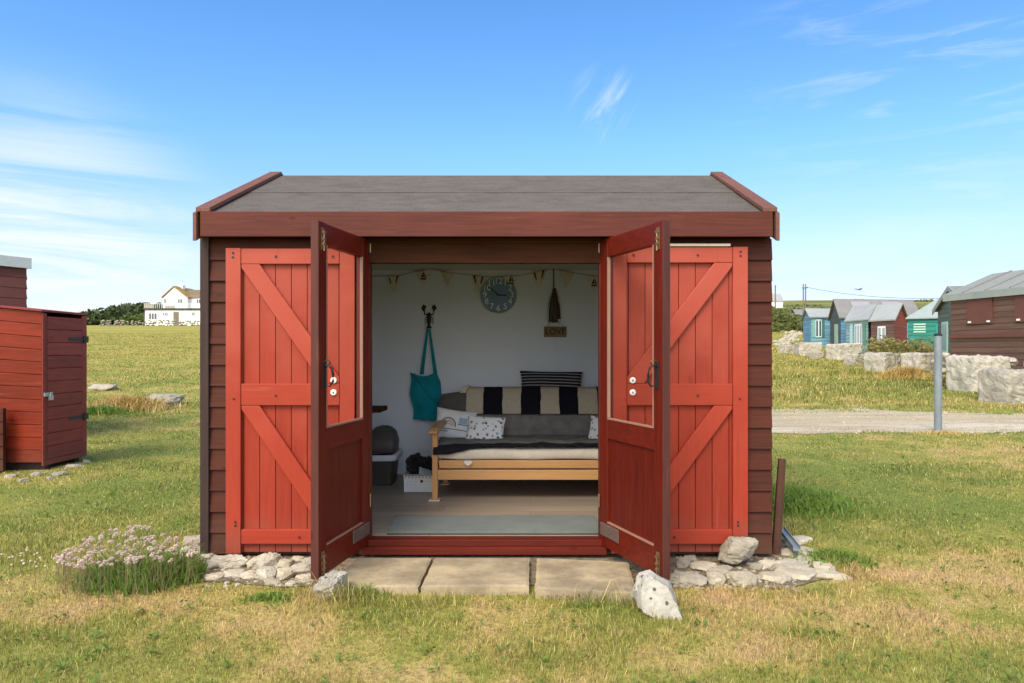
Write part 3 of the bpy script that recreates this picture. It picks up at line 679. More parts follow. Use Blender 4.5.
# waste bin with a white liner
bn = empty('waste_bin', (-1.28, 6.0, .10), 'dark grey waste bin with hooded lid and white liner', 'waste bin')
w = MB()
def rrect(cx, cy, hx, hy, r, n=5):
    out = []
    for k_, (sx, sy) in enumerate(((1, 1), (-1, 1), (-1, -1), (1, -1))):
        for i in range(n+1):
            a = R(90*k_+90*i/n); out.append((cx+sx*(hx-r)+r*math.cos(a), cy+sy*(hy-r)+r*math.sin(a)))
    return out
def loft(mb, rings, cap=True):
    n = len(rings[0]); b_ = len(mb.v); mb.v += [p for r_ in rings for p in r_]
    for k_ in range(len(rings)-1):
        for i in range(n): mb.f.append((b_+k_*n+i, b_+k_*n+(i+1) % n, b_+(k_+1)*n+(i+1) % n, b_+(k_+1)*n+i))
    if cap: mb.f += [tuple(b_+i for i in range(n-1, -1, -1)), tuple(b_+(len(rings)-1)*n+i for i in range(n))]
dg = simple('dark_grey_plastic', (.050, .046, .042), .45)
dg2 = simple('grey_lid_plastic', (.085, .08, .074), .45)
loft(w, [[(*p, z) for p in rrect(-1.28, 6.0, hx, hy, .04)] for z, hx, hy in ((.101, .105, .12), (.12, .11, .125), (.33, .125, .14))]); w.build('body', dg, bn, smooth=False)
w = MB(); loft(w, [[(x, y, z+.05*(y-5.86)*sk) for x, y in rrect(-1.27, 5.99, hx, hy, .05)] for z, hx, hy, sk in ((.315, .14, .165, 0), (.345, .15, .175, 1), (.365, .145, .17, 1), (.36, .105, .125, 1))], False)
w.build('liner_bag', simple('white_liner_film', (.62, .64, .66), .35), bn, smooth=True)
w = MB(); loft(w, [[(x, y+dy, z) for x, y in rrect(-1.28, 6.03, hx, hy, .045)] for z, hx, hy, dy in ((.372, .12, .12, 0), (.46, .125, .115, .02), (.54, .105, .085, .04), (.575, .07, .05, .055), (.585, .03, .02, .06))]); w.build('lid', dg2, bn, smooth=True)
# basket with dark clothes
bk_ = empty('storage_basket', (-.86, 5.7, .10), 'small white woven basket on the floor beside the sofa leg', 'basket')
m, t, b = newmat('white_wicker'); o = t.obj(); wv = t.n('ShaderNodeTexWave', bands_direction='Z'); t.put(wv.inputs[0], o); wv.inputs['Scale'].default_value = 26; wv.inputs['Distortion'].default_value = 2
w2 = t.n('ShaderNodeTexWave', bands_direction='X'); t.put(w2.inputs[0], o); w2.inputs['Scale'].default_value = 14
t.put(b.inputs['Base Color'], t.mix(t.math('MULTIPLY', wv.outputs[1], .5), (.74, .74, .74), (.42, .42, .43))); t.put(b.inputs['Normal'], t.bump(t.math('MULTIPLY', wv.outputs[1], w2.outputs[1]), .6, .006))
w = MB()
for (x0, x1, y0, y1) in ((-1.02, -.76, 5.60, 5.615), (-1.02, -.76, 5.785, 5.80), (-1.02, -1.005, 5.616, 5.784), (-.775, -.76, 5.616, 5.784)): w.box(x0, x1, y0, y1, .102, .235)
w.box(-1.005, -.775, 5.615, 5.785, .102, .112); w.build('basket_wall', m, bk_, bevel=.003)
w = MB(); w.tube([(-1.02, 5.60, .238), (-.76, 5.60, .238), (-.76, 5.80, .238), (-1.02, 5.80, .238), (-1.02, 5.60, .238)], .008, 8)
for i in range(9): w.box(-1.01+i*.028, -1.0+i*.028, 5.596, 5.60, .215, .228)
w.build('rim', M['limeg'], bk_)
w = MB(); w.lathe([(.012, 0), (.012, .004)], 12, Matrix.Translation((-.875, 5.598, .19)) @ FACE); w.build('button', M['rusty'], bk_)
def lump(mb, c, rx, ry, rz, seed, amp=.3, sub=3, fr=2.2):
    bm = bmesh.new(); bmesh.ops.create_icosphere(bm, subdivisions=sub, radius=1)
    vs = []
    for v in bm.verts:
        k_ = 1+amp*noise.noise(v.co*fr+Vector((seed, seed*2, 0)))+amp*.5*noise.noise(v.co*fr*2.4+Vector((seed, 0, 5))); vs.append((c[0]+v.co.x*k_*rx, c[1]+v.co.y*k_*ry, c[2]+v.co.z*k_*rz))
    bm.verts.index_update(); mb.add(vs, [[v.index for v in f.verts] for f in bm.faces]); bm.free()
w = MB(); lump(w, (-.93, 5.70, .31), .085, .07, .085, 1, .5); lump(w, (-.84, 5.72, .29), .07, .06, .07, 4, .5); lump(w, (-.88, 5.70, .24), .11, .075, .05, 7, .3)
tag(w.build('folded_clothes', cloth('black_fleece', (.012, .012, .015)), origin=(-.88, 5.7, .24), smooth=True), 'heap of black clothes piled in the white basket', 'clothes')
w = MB(); w.grid(lambda u, v: (-.90+.10*u, 5.635-.02*v, .30-.065*v-.03*u+.006*noise.noise((u*5, v*5, 0))), 10, 10)
tag(w.build('striped_scarf', cloth('blue_white_scarf', (.45, .50, .56), (.15, .2, .3)), smooth=True, solid=.006), 'pale blue and white scarf over the edge of the basket', 'scarf')
# shelf at left
w = MB(); sh = empty('wall_shelf', (-1.5, 5.6, .78), 'dark brown wooden shelf on the left inside wall', 'shelf')
w.box(IX0+.001, -1.155, 5.35, 5.62, .765, .80); w.build('shelf_board', M['beam'], sh, bevel=.003)
w = MB(); w.prism([(IX0+.002, 5.47, .764), (-1.22, 5.47, .764), (-1.36, 5.47, .69), (IX0+.002, 5.47, .60)], (0, .03, 0)); w.build('bracket', M['beam'], sh)

# lobster hook and bag
BW = IY1
hk = empty('lobster_hook', (-.93, BW, 1.5), 'small dark lobster shaped hook on the back wall', 'wall hook')
c = at(429, 318, BW-.012); w = MB()
w.tube([(c.x, c.y, c.z+.05), (c.x, c.y-.004, c.z+.02), (c.x, c.y-.006, c.z-.03), (c.x, c.y-.004, c.z-.075)], [.012, .022, .018, .010], 10)
w.prism([(c.x-.028, c.y, c.z-.095), (c.x+.028, c.y, c.z-.095), (c.x+.012, c.y, c.z-.07), (c.x-.012, c.y, c.z-.07)], (0, .008, 0))
for sg in (-1, 1):
    w.tube([(c.x+sg*.012, c.y, c.z+.03), (c.x+sg*.04, c.y, c.z+.035), (c.x+sg*.045, c.y, c.z+.07)], .007, 7)
    w.tube([(c.x+sg*.045, c.y, c.z+.065), (c.x+sg*.055, c.y, c.z+.09), (c.x+sg*.05, c.y, c.z+.125)], [.010, .019, .004], 8)
    w.tube([(c.x+sg*.045, c.y, c.z+.075), (c.x+sg*.034, c.y, c.z+.10), (c.x+sg*.036, c.y, c.z+.12)], [.007, .010, .003], 7)
    for q in range(3): w.tube([(c.x+sg*.014, c.y, c.z+.005-.02*q), (c.x+sg*.036, c.y, c.z+.0-.02*q), (c.x+sg*.04, c.y, c.z-.015-.02*q)], .0035, 5)
w.build('lobster', M['black'], hk, smooth=True)
w = MB(); w.tube([(c.x, c.y, c.z-.07), (c.x, c.y-.02, c.z-.09), (c.x, c.y-.045, c.z-.085), (c.x, c.y-.05, c.z-.06)], .006, 7); w.build('peg', M['black'], hk, smooth=True)
teal = cloth('teal_canvas', (.006, .26, .33), (.004, .19, .25))
bg = empty('tote_bag', (-.95, BW, .62), 'teal canvas tote bag hanging by its straps from the lobster hook', 'bag')
hx, hz = c.x, c.z-.078; yb = BW-.05
top = [(at(411, 372, BW).x, at(411, 372, BW).z), (at(441.5, 371, BW).x, at(441.5, 371, BW).z)]
def bagf(sg):
    def f(u, v):
        # v 0 bottom .. 1 top ; gathered towards the straps at the top
        zl = at(0, 418-46*v, BW).z; x0 = at(414-3.5*v+1.2*math.sin(v*9), 0, BW).x; x1 = at(443-2.5*v*v-6*max(0, v-.8)*5*.6, 0, BW).x
        x = x0+(x1-x0)*u; fold = .022*noise.noise((u*3.3, v*1.6, 3))+.012*math.sin(u*11+v*3)*v
        z = zl+.03*v*math.sin(math.pi*u)*-1.2*v+.018*(1-v)*noise.noise((u*4, 0, 1))-.02*(1-v)*(u)
        return (x, yb-sg*(.03*math.sin(math.pi*u)**.6*(1-.4*v))+fold*sg*.6-.004, z)
    return f
w = MB(); w.grid(bagf(1), 30, 26); w.grid(bagf(-1), 30, 26); w.build('bag_body', teal, bg, smooth=True)
w = MB(); w.tube([Vector(bagf(1)(.0, .9))+Vector((.03, -.01, 0)), Vector(bagf(1)(.18, 1.0))+Vector((0, -.012, .005)), Vector(bagf(1)(.5, .62))+Vector((0, -.016, 0)), Vector(bagf(1)(.85, .35))+Vector((0, -.012, 0))], [.004, .008, .006, .003], 7); w.build('top_hem', teal, bg, smooth=True)
for px0, px1 in ((423, 428.3), (436.5, 430.3)):
    a = at(px0, 374, BW); w = MB()
    def sf(u, v, a=a, px1=px1):
        e = at(px1, 329, BW); x = a.x+(e.x-a.x)*v; z = a.z+(e.z-a.z)*v; wd = .034*(1-.5*v)
        return (x+wd*(u-.5), yb-.02+.012*v+.005*math.sin(u*3), z)
    w.grid(sf, 4, 12); w.build('strap', teal, bg, smooth=True, solid=.005)
# clock
ck = empty('wall_clock', (at(498.5, 295, BW).x, BW, at(0, 295, BW).z), 'round clock with blue face and pale square numbers on the back wall', 'clock')
c = at(498.5, 295, BW); CM = Matrix.Translation((c.x, BW-.002, c.z)) @ FACE
w = MB(); w.lathe([(.168, 0), (.172, .012), (.165, .02), (.160, .012), (.160, .010)], 48, CM); w.build('rim', simple('clear_grey_rim', (.40, .45, .48), .25), ck, smooth=True)
w = MB(); w.lathe([(.150, .012), (.150, .014)], 48, CM); w.build('dial', simple('clock_blue', (.16, .27, .44), .5), ck)
num = simple('clock_number_white', (.80, .84, .86), .5)
for i in range(12):
    a = R(90-30*(i+1)); vs, fs = text_mesh(str(i+1), .078, .001); w = MB(); w.add(vs, fs, CM @ Matrix.Translation((.125*math.cos(a), .125*math.sin(a), .0162))); w.build('numeral', num, ck)
for ang, ln, wd in ((R(90+50), .118, .010), (R(90-94), .075, .012)):
    w = MB(); w.box(-.015, ln, -wd/2, wd/2, .019, .0205, CM @ Matrix.Rotation(ang, 4, 'Z')); w.build('hand', M['black'], ck)
# bunting
bt = empty('bunting', (0, BW-.03, 1.9), 'string of cream triangular pennants along the top of the back wall', 'bunting')
def sag(px):
    K = [(368, 276.5), (400, 275.5), (428, 268), (452, 273), (490, 277), (520, 275.5), (553, 268), (575, 273), (604, 277.5), (640, 275)]
    return lerp_tab(K, px)
YB = BW-.022
w = MB(); w.tube([at(px, sag(px), YB) for px in range(340, 650, 4)], .0028, 5); w.build('string', simple('twine', (.22, .19, .14), .9), bt)
pc = {'stripe': None}
def pen_mat(name, base, stripes=None):
    m, t, b = newmat(name); o = t.obj(); sp = t.n('ShaderNodeSeparateXYZ'); t.link(o, sp.inputs[0])
    c = t.mix(t.mrange(t.noise(o, 60, 3), .4, .7, 0, .3), base, tuple(v*.7 for v in base))
    if stripes:
        f = t.math('FRACT', t.math('ADD', t.math('MULTIPLY', sp.outputs[0], 1/stripes[0]), .5)); c = t.mix(t.math('LESS_THAN', t.math('ABSOLUTE', t.math('SUBTRACT', f, .5)), stripes[1]), c, stripes[2])
    t.put(b.inputs['Base Color'], c); b.inputs['Roughness'].default_value = .95; return m
pm_s = pen_mat('pennant_striped', (.68, .60, .50)); pm_b = pen_mat('pennant_boat', (.68, .62, .50)); pm_p = pen_mat('pennant_plain', (.58, .54, .44))
dk = cloth('dark_maroon_print', (.05, .015, .02))
for px, hw, tip, kind in ((369, 4, 287, 's'), (393.5, 7, 293, 's'), (423.5, 9, 284.5, 'b'), (447, 7, 287, 'p'), (478.5, 7, 293, 's'), (511, 8, 286, 'b'), (539, 7.5, 289, 's'), (566, 8, 287.5, 'p'), (594, 7.5, 293, 'b'), (621, 7.5, 290, 's')):
    a, b_, tp = at(px-hw, sag(px-hw), YB-.004), at(px+hw, sag(px+hw), YB-.004), at(px, tip, YB-.004)
    w = MB(); w.grid(lambda u, v: tuple((a*(1-u)+b_*u)*(1-v)+tp*v+Vector((0, .006*math.sin(u*3+px)*(1-v), 0))), 8, 8)
    pn = w.build('pennant', {'s': pm_s, 'b': pm_b, 'p': pm_p}[kind], bt, smooth=True, solid=.002)
    if kind == 's':
        w = MB()
        for u0 in (.12, .74):
            w.add([(a*(1-u)+b_*u)*(1-v)+tp*v+Vector((0, -.006, 0)) for u, v in ((u0, .02), (u0+.13, .02), (u0+.13+(.5-u0-.13)*.0, .46), (u0, .46))], [(0, 1, 2, 3)])
        w.build('stripe', dk, pn)
    if kind == 'b':
        m0 = a*.5+b_*.5; m0 = m0*.68+tp*.32+Vector((0, -.006, 0)); w = MB()
        w.add([m0+Vector(p) for p in ((-.028, 0, -.03), (.03, 0, -.03), (.02, 0, -.045), (-.018, 0, -.045), (-.022, 0, -.022), (.004, 0, -.022), (.004, 0, .04), (.009, 0, -.022), (.026, 0, -.022), (.009, 0, .025))], [(0, 1, 2, 3), (4, 5, 6), (7, 8, 9)]); w.build('boat_print', M['black'], pn)
# hanging fish and sign
fo = empty('fish_ornament', (at(554, 300, BW).x, BW-.02, 1.8), 'dark carved fish ornament hanging on a cord below the bunting', 'ornament')
Yo = BW-.03; w = MB()
w.tube([at(553.5, 268, Yo), at(553.8, 291, Yo)], .005, 6); w.build('cord', dk, fo)
for dx, wd, y0, y1 in ((-3.0, 6.2, 293, 322), (1.0, 8.0, 288, 322.5), (5.2, 5.4, 296, 319)):
    pts = []
    for i in range(13):
        v = i/12; pts.append(at(554+dx*(.25+.75*v), y0+(y1-y0)*v, Yo+.004*dx))
    rr = [max(.004, wd/2/108*math.sin(math.pi*(.10+.72*i/12))**.9) for i in range(13)]; rr[-1] = wd/2/108*.9
    w = MB(); w.tube(pts, rr, 10); w.build('fish', simple('dark_driftwood', (.055, .038, .024), .6), fo, smooth=True)
w = MB()
for sg in (-1, 1): w.tube([at(554, 289, Yo), at(554+sg*4.5, 297, Yo), at(554+sg*6.2, 308, Yo), at(554+sg*6.8, 318, Yo), at(554+sg*5, 325, Yo)], .0035, 6)
w.build('rope', simple('pale_rope', (.40, .37, .32), .9), fo)
sg_ = empty('wooden_sign', (at(555, 332, BW).x, BW-.02, at(555, 332, BW).z), 'small brown wooden plaque with carved letters below the fish ornament', 'sign')
a, b_ = at(544, 326.5, BW-.03), at(566.5, 337, BW-.03)
w = MB(); w.box(a.x, b_.x, BW-.034, BW-.016, b_.z, a.z); w.build('plaque', wood('sign_timber', (.26, .19, .11), (.17, .12, .07), axis=0, rough=.8), sg_, bevel=.003)
vs, fs = text_mesh('LOVE', .078, .002); w = MB(); w.add(vs, fs, Matrix.Translation(((a.x+b_.x)/2, BW-.036, (a.z+b_.z)/2)) @ FACE); w.build('lettering', simple('burnt_letter', (.03, .02, .012), .8), sg_)
w = MB(); w.tube([at(547, 326.5, Yo), at(554, 319, Yo), at(564, 326.5, Yo)], .0025, 5); w.build('cord', simple('pale_cord', (.40, .37, .32), .9), sg_)
a = at(556.8, 338, BW); w = MB(); w.box(a.x-.010, a.x+.010, BW-.010, BW-.001, .95, a.z)
tag(w.build('cable_trunking', M['lining'], origin=(a.x, BW, 1.1), bevel=.002), 'thin white cable trunking running down the back wall below the sign', 'trunking')

# ------------------------------------------------------------------ stones, slabs
def rock(name, mat, rx, ry, rz, seed, planes=11, sub=3, rough=.05, npit=0):
    rnd = random.Random(seed); pl = []
    pits = [(Vector((rnd.uniform(-.8, .8), -rnd.uniform(.5, 1), rnd.uniform(-.5, .8))).normalized(), rnd.uniform(.05, .11)) for _ in range(npit)]
    for i in range(planes):
        d = Vector((rnd.gauss(0, 1), rnd.gauss(0, 1), rnd.gauss(0, 1))).normalized(); pl.append((d, rnd.uniform(.62, 1.0)))
    pl += [(Vector((0, 0, 1)), rnd.uniform(.6, .85)), (Vector((0, 0, -1)), .7)]
    bm = bmesh.new(); bmesh.ops.create_icosphere(bm, subdivisions=sub, radius=1); vs = []
    for v in bm.verts:
        d = v.co.normalized(); r_ = 1.15
        for n_, h in pl:
            q = d.dot(n_)
            if q > .05: r_ = min(r_, h/q)
        r_ *= 1+rough*1.3*noise.noise(d*2.2+Vector((seed, 0, 0)))+rough*1.0*noise.noise(d*7+Vector((0, seed, 0)))+rough*.8*noise.noise(d*17+Vector((0, 0, seed)))
        for q_ in pits:
            a_ = (d-q_[0]).length
            if a_ < q_[1]: r_ *= 1-.16*(1-(a_/q_[1])**2)
        vs.append((d.x*r_*rx, d.y*r_*ry, d.z*r_*rz))
    zmin = min(p[2] for p in vs)
    w = MB(); bm.verts.index_update(); w.add([(a, b_, c_-zmin) for a, b_, c_ in vs], [[v.index for v in f.verts] for f in bm.faces]); bm.free()
    return w.build(name, mat)
def put(o, x, y, z, rz=0, tilt=(0, 0)):
    o.location = (x, y, z); o.rotation_euler = (tilt[0], tilt[1], rz); return o
def stone_at(px0, px1, ytop, ybase, label, mat, seed, group=None, deep=.8, name='stone', planes=11, sub=4, sink=.015, rough=.08, rz=None, cat='stone', Yd=None, npit=0):
    p = G((px0+px1)/2, ybase); wd = (px1-px0)*p.y/FPX; ht = (ybase-ytop)*p.y/FPX
    if Yd: p = at((px0+px1)/2, ybase, Yd); 
    dpt = wd*deep
    # depth of the foot seen from above eats part of the height
    o = rock(name, M[mat], wd/2*1.04, dpt/2, max(.020, (ht-dpt*.26)/1.15*random.uniform(.9, 1.35)), seed, planes, sub, rough, npit)
    put(o, p.x, p.y+dpt*.42, p.z-sink, rz if rz is not None else random.uniform(-.25, .25))
    return tag(o, label, cat, group)
# door stops
stone_at(312, 345, 577, 603, 'pitted whitish rock at the foot of the left open door', 'limes', 21, planes=8, sub=5, rough=.10, sink=.02, npit=14)
def slab_rock(name, mat, poly, Yp, thick, seed):
    """a leaning flat boulder: convex face outline in real width and height, broken edges, full thickness"""
    P = [at(px, py, Yp) for px, py in poly]; c = sum(P, Vector())/len(P); pl = []
    for p, q in zip(P, P[1:]+P[:1]):
        d = q-p; n_ = Vector((d.z, 0, -d.x)).normalized(); m_ = (p+q)/2-c
        if n_.dot(m_) < 0: n_ = -n_
        pl.append(((n_+Vector((0, random.uniform(-.25, .1), 0))).normalized(), n_.dot(m_)))
    pl += [(Vector((-.12, -1, .22)).normalized(), thick/2), (Vector((.1, 1, .1)).normalized(), thick/2)]
    bm = bmesh.new(); bmesh.ops.create_icosphere(bm, subdivisions=5, radius=1); vs = []
    for v in bm.verts:
        d = v.co.normalized(); r_ = 1
        for n_, h in pl:
            q = d.dot(n_)
            if q > .02: r_ = min(r_, h/q)
        p = d*r_; p += noise.noise_vector(p*14+Vector((seed, 0, 0)))*.010+noise.noise_vector(p*45+Vector((0, seed, 0)))*.0035; vs.append(tuple(p+c))
    w = MB(); bm.verts.index_update(); w.add(vs, [[v.index for v in f.verts] for f in bm.faces]); bm.free()
    return w.build(name, mat, origin=(c.x, c.y, 0))
tag(slab_rock('stone', M['limes'], [(643, 576), (651, 573), (669, 585), (678, 606), (679, 614), (671, 618), (650, 612), (637, 604), (638, 590)], 3.33, .15, 4), 'large white holed rock wedged at the foot of the right open door', 'stone')
# left rubble
gl_ = 'limestone rubble below the left shutter'
stone_at(209, 246, 553, 570, 'longest pale stone, lying below the left edge of the left shutter', 'limew', 3, gl_, deep=.6, sub=4)
L = [(246, 262, 560, 571), (256, 278, 556, 572), (290, 303, 557, 564), (303, 313, 560, 570), (272, 290, 562, 573), (219, 241, 570, 580), (238, 257, 570, 581), (256, 273, 571, 583), (273, 292, 570, 582), (290, 309, 564, 574), (296, 312, 573, 585), (198, 214, 560, 572), (205, 222, 572, 582), (183, 201, 556, 566), (190, 206, 546, 555), (176, 192, 545, 555), (183, 200, 536, 546), (170, 184, 552, 562), (262, 276, 579, 588), (200, 210, 552, 559), (192, 204, 563, 571), (284, 297, 580, 588)]
for i, (a, b_, c_, d_) in enumerate(L):
    stone_at(a-1, b_+1, c_-1, d_, 'pale broken limestone lying in the rubble left of the doorway', ('lime', 'limew')[i % 2], 50+i, gl_, deep=.85)
gr_ = 'limestone rubble below the right shutter'
stone_at(747-25, 747+13, 546, 571, 'largest angular grey stone heaped below the right shutter corner', 'limeg', 83, gr_, deep=.75, sub=4, sink=-.03, planes=8, rough=.07)
stone_at(757, 782, 561, 573, 'flat topped pale stone right of the largest heaped grey stone', 'lime', 78, gr_, deep=.6, sub=4)
stone_at(672, 709, 569, 588, 'broad low grey stone beside the right open door', 'limeg', 79, gr_, deep=.6, sub=4)
stone_at(727, 758, 571, 587, 'squared tan stone in the front row below the largest grey stone', 'lime', 80, gr_, deep=.6, planes=7, sub=4)
Rr = [(676, 692, 559, 570), (692, 719, 561, 573), (710, 729, 567, 577), (708, 728, 574, 587), (683, 700, 555, 563), (764, 790, 573, 586), (752, 764, 562, 572), (720, 735, 563, 572)]
for i, (a, b_, c_, d_) in enumerate(Rr):
    stone_at(a, b_, c_, d_, 'grey broken limestone lying in the rubble right of the doorway', ('limeg', 'lime')[i % 2], 110+i, gr_, deep=.85)
# crazy paving at the right corner
gp = 'flat pale stones paving the right hand corner of the hut'
for i, (px, py, wd, dp) in enumerate(((775, 580, .20, .13), (795, 577, .22, .15), (814, 575, .22, .12), (832, 578, .20, .09), (790, 566, .17, .16), (808, 564, .17, .15), (824, 569, .14, .10), (788, 555, .14, .15), (801, 553, .18, .14), (790, 545, .14, .16), (800, 541, .15, .13), (778, 570, .16, .12))):
    p = G(px, py); o = rock('paving_stone', M['lime'], wd*.56, dp*.62, .03, 140+i, 9, 3, .06); put(o, p.x, p.y, p.z-.018, random.uniform(-.5, .5)); tag(o, 'flat whitish stone set in the paving at the right hut corner', 'paving stone', gp)
# loose pebbles and crumbs of limestone
w = MB(); rnd = random.Random(5)
for i in range(420):
    if rnd.random() < .5: px, py = rnd.uniform(172, 316), rnd.uniform(552, 590)
    else: px, py = rnd.uniform(672, 800), rnd.uniform(556, 592)
    if px < 205 and py > 572: continue
    p = G(px, py); r_ = rnd.uniform(.006, .02); lump(w, (p.x, p.y, p.z+r_*.3), r_, r_, r_*.7, i, .4, 1)
tag(w.build('gravel', M['lime']), 'scattered limestone crumbs between the rubble stones', kind='stuff')
# dark soil strip below the hut front
m, t, b = newmat('dry_soil'); o = t.obj(); n1 = t.noise(o, 25, 6, .7); t.put(b.inputs['Base Color'], t.mix(t.mrange(n1, .35, .65), (.13, .095, .06), (.27, .205, .13))); b.inputs['Roughness'].default_value = .95; t.put(b.inputs['Normal'], t.bump(n1, .7, .03))
w = MB()
def soil(u, v):
    x = (-2.06+.10*noise.noise((v*9, 1, 1)))+(3.74+.10*noise.noise((v*9, 5, 1)))*u; y0 = 3.70+.12*noise.noise((x*2.7, 3, 3))+.05*noise.noise((x*11, 3, 3))+.5*max(0, -x-1.9)+.5*max(0, x-1.4); y = y0+(6.6-y0)*v
    return (x, y, T(x, y)+.006+.006*(math.sin(math.pi*u)*math.sin(math.pi*v)) ** .3)
w.grid(soil, 90, 30); tag(w.build('bare_soil', m, smooth=True), kind='structure')
# three threshold slabs
gs = 'stone slabs in front of the doorway'
for i, (pts, lab) in enumerate(((((326, 586), (418, 586), (432, 557), (358, 557)), 'mossy stained left slab of the doorstep beside the left open door'), (((421, 586), (529, 586), (529.5, 557), (435, 557)), 'middle paving slab of the doorstep, the cleanest of the three'), (((535, 587.5), (637, 593), (628, 561), (537, 557)), 'right paving slab of the doorstep with its raised thick front edge'))):
    P = []
    zt = (.035, .04, .05)[i]
    for px, py in pts: Y = FPX*(EYE-zt)/(py-HY); P.append(((px-VX)*Y/FPX, Y, zt))
    w = MB()
    def sl(u, v, P=P):
        a = Vector(P[0])*(1-u)+Vector(P[1])*u; b_ = Vector(P[3])*(1-u)+Vector(P[2])*u; q = a*(1-v)+b_*v
        e = min(u, 1-u, v, 1-v); q.x += .006*noise.noise((u*6, v*6, i)); q.y += .008*noise.noise((u*5, v*5, i+3)); q.z += .003*noise.noise((u*5, v*5, i+9))-.006*(e < .02)
        return tuple(q)
    w.grid(sl, 30, 24)
    n0 = len(w.v); bt_ = [(k % 31, k//31) for k in range(n0)]
    ring = [j for j in range(31)]+[31*k+30 for k in range(1, 25)]+[24*31+j for j in range(29, -1, -1)]+[31*k for k in range(23, 0, -1)]
    w.v += [(w.v[j][0], w.v[j][1], -.03) for j in ring]
    for q in range(len(ring)): w.f.append((ring[q], ring[(q+1) % len(ring)], n0+(q+1) % len(ring), n0+q))
    c = P[0]; tag(w.build('paving_slab', M['slab'], origin=(c[0], c[1], 0), smooth=False), lab, 'paving slab', gs)
# rusty post and metal strip
p = G(776, 556); w = MB(); a = Vector((p.x-.0, 4.27, -.02)); tp = at(782, 459, 4.27)
w.tube([a, a*.7+tp*.3, a*.35+tp*.65, tp], [.028, .027, .026, .024], 6); tag(w.build('rusty_post', M['rusty'], origin=tuple(a)), 'rusty iron bar leaning against the right corner of the hut', 'iron bar')
a, b_ = G(781, 541), G(797, 561); d = (b_-a); nn = Vector((-d.y, d.x, 0)).normalized()*.022; w = MB()
w.prism([a-nn+Vector((0, 0, .065)), a+nn+Vector((0, 0, .065)), b_+nn+Vector((0, 0, .055)), b_-nn+Vector((0, 0, .055))], (0, 0, .012))
w.prism([a-nn+Vector((0, 0, .077)), a-nn*.8+Vector((0, 0, .077)), b_-nn*.8+Vector((0, 0, .067)), b_-nn+Vector((0, 0, .067))], (0, 0, .016))
w.prism([a+nn*.8+Vector((0, 0, .077)), a+nn+Vector((0, 0, .077)), b_+nn+Vector((0, 0, .067)), b_+nn*.8+Vector((0, 0, .067))], (0, 0, .016))
tag(w.build('metal_channel', simple('blue_grey_metal', (.25, .275, .29), .45, metal=.3), origin=tuple(a)), 'blue grey metal channel lying on the corner paving stones', 'metal strip')

# ------------------------------------------------------------------ things on the left
lkb = wood('locker_bright_board', (.23, .028, .010), (.10, .012, .006), axis=0, worn=.4, worncol=(.32, .08, .035), grime=.2, rough=.42, var=.22, island=.2)
lks = wood('locker_shade_lifted_board', (.28, .050, .034), (.15, .029, .021), axis=1, worn=.45, worncol=(.36, .17, .15), grime=.2, rough=.5, var=.2, island=.15)  # door side coloured lighter than the front to make up for its shade
LX0, LX1, LY0, LY1 = -5.62, -5.0, 7.12, 7.80; zg = T(-5.2, 7.4)
lk = empty('storage_locker', ((LX0+LX1)/2, (LY0+LY1)/2, zg), 'tall red timber storage locker with padlocked door and black strap hinges', 'locker')
def zroof(x): return 1.64+(LX1-x)*.10
def boards_lap(mb, x0, x1, y, z0, ztop, n, sgn=-1):
    for i in range(n):
        a = z0+(ztop(x1)-z0)*i/n; b0 = z0+(ztop(x0)-z0)*(i+1)/n; b1 = z0+(ztop(x1)-z0)*(i+1)/n; a0 = z0+(ztop(x0)-z0)*i/n
        mb.add([(x0, y+sgn*.012, a0+.003), (x1, y+sgn*.012, a+.003), (x1, y+sgn*.012, b1-.003), (x0, y+sgn*.012, b0-.003), (x0, y-sgn*.01, a0), (x1, y-sgn*.01, a), (x1, y-sgn*.01, b1), (x0, y-sgn*.01, b0)],
               [(0, 1, 2, 3), (7, 6, 5, 4), (0, 4, 5, 1), (1, 5, 6, 2), (2, 6, 7, 3), (3, 7, 4, 0)])
w = MB(); boards_lap(w, LX0, LX1-.002, LY0, .085+zg, zroof, 12); w.build('front_wall', lkb, lk, bevel=.003)
w = MB(); boards_lap(w, LX0, LX1-.002, LY1, .05+zg, zroof, 12, 1); w.build('back_wall', lkb, lk, bevel=.003)
w = MB(); w.box(LX0-.012, LX0+.01, LY0+.013, LY1-.013, .05+zg, zroof(LX0)); w.build('side_wall', lks, lk)
w = MB(); w.box(LX1-.010, LX1+.006, LY0-.012, LY0+.045, .05+zg, 1.63); w.box(LX1-.010, LX1+.006, LY1-.07, LY1+.01, .05+zg, 1.63); w.build('door_frame', lks, lk, bevel=.003)
w = MB(); n = 11
for i in range(n):
    a = .11+zg+(1.60-.11-zg)*i/n; b_ = .11+zg+(1.60-.11-zg)*(i+1)/n
    w.prism([(LX1+.010, LY0+.05, a+.002), (LX1+.010, LY0+.05, b_-.008), (LX1+.001, LY0+.05, b_), (LX1-.014, LY0+.05, b_), (LX1-.014, LY0+.05, a)], (0, LY1-LY0-.125, 0))
w.box(LX1-.012, LX1+.004, LY0+.046, LY1-.071, .05+zg, .108+zg); ld = w.build('door', lks, lk, bevel=.002)
for z in (.50, 1.36):
    w = MB(); w.box(LX1+.011, LX1+.017, LY1-.30, LY1-.02, z-.018+zg, z+.018+zg); w.tube([(LX1+.02, LY1-.045, z-.04+zg), (LX1+.02, LY1-.045, z+.04+zg)], .014, 8); w.box(LX1+.008, LX1+.02, LY1-.04, LY1+.02, z-.035+zg, z+.035+zg); w.build('strap_hinge', M['black'], ld)
w = MB(); w.box(LX1+.011, LX1+.018, LY0-.01, LY0+.12, .77, .81); hs = w.build('hasp', M['steel'], ld, bevel=.002)
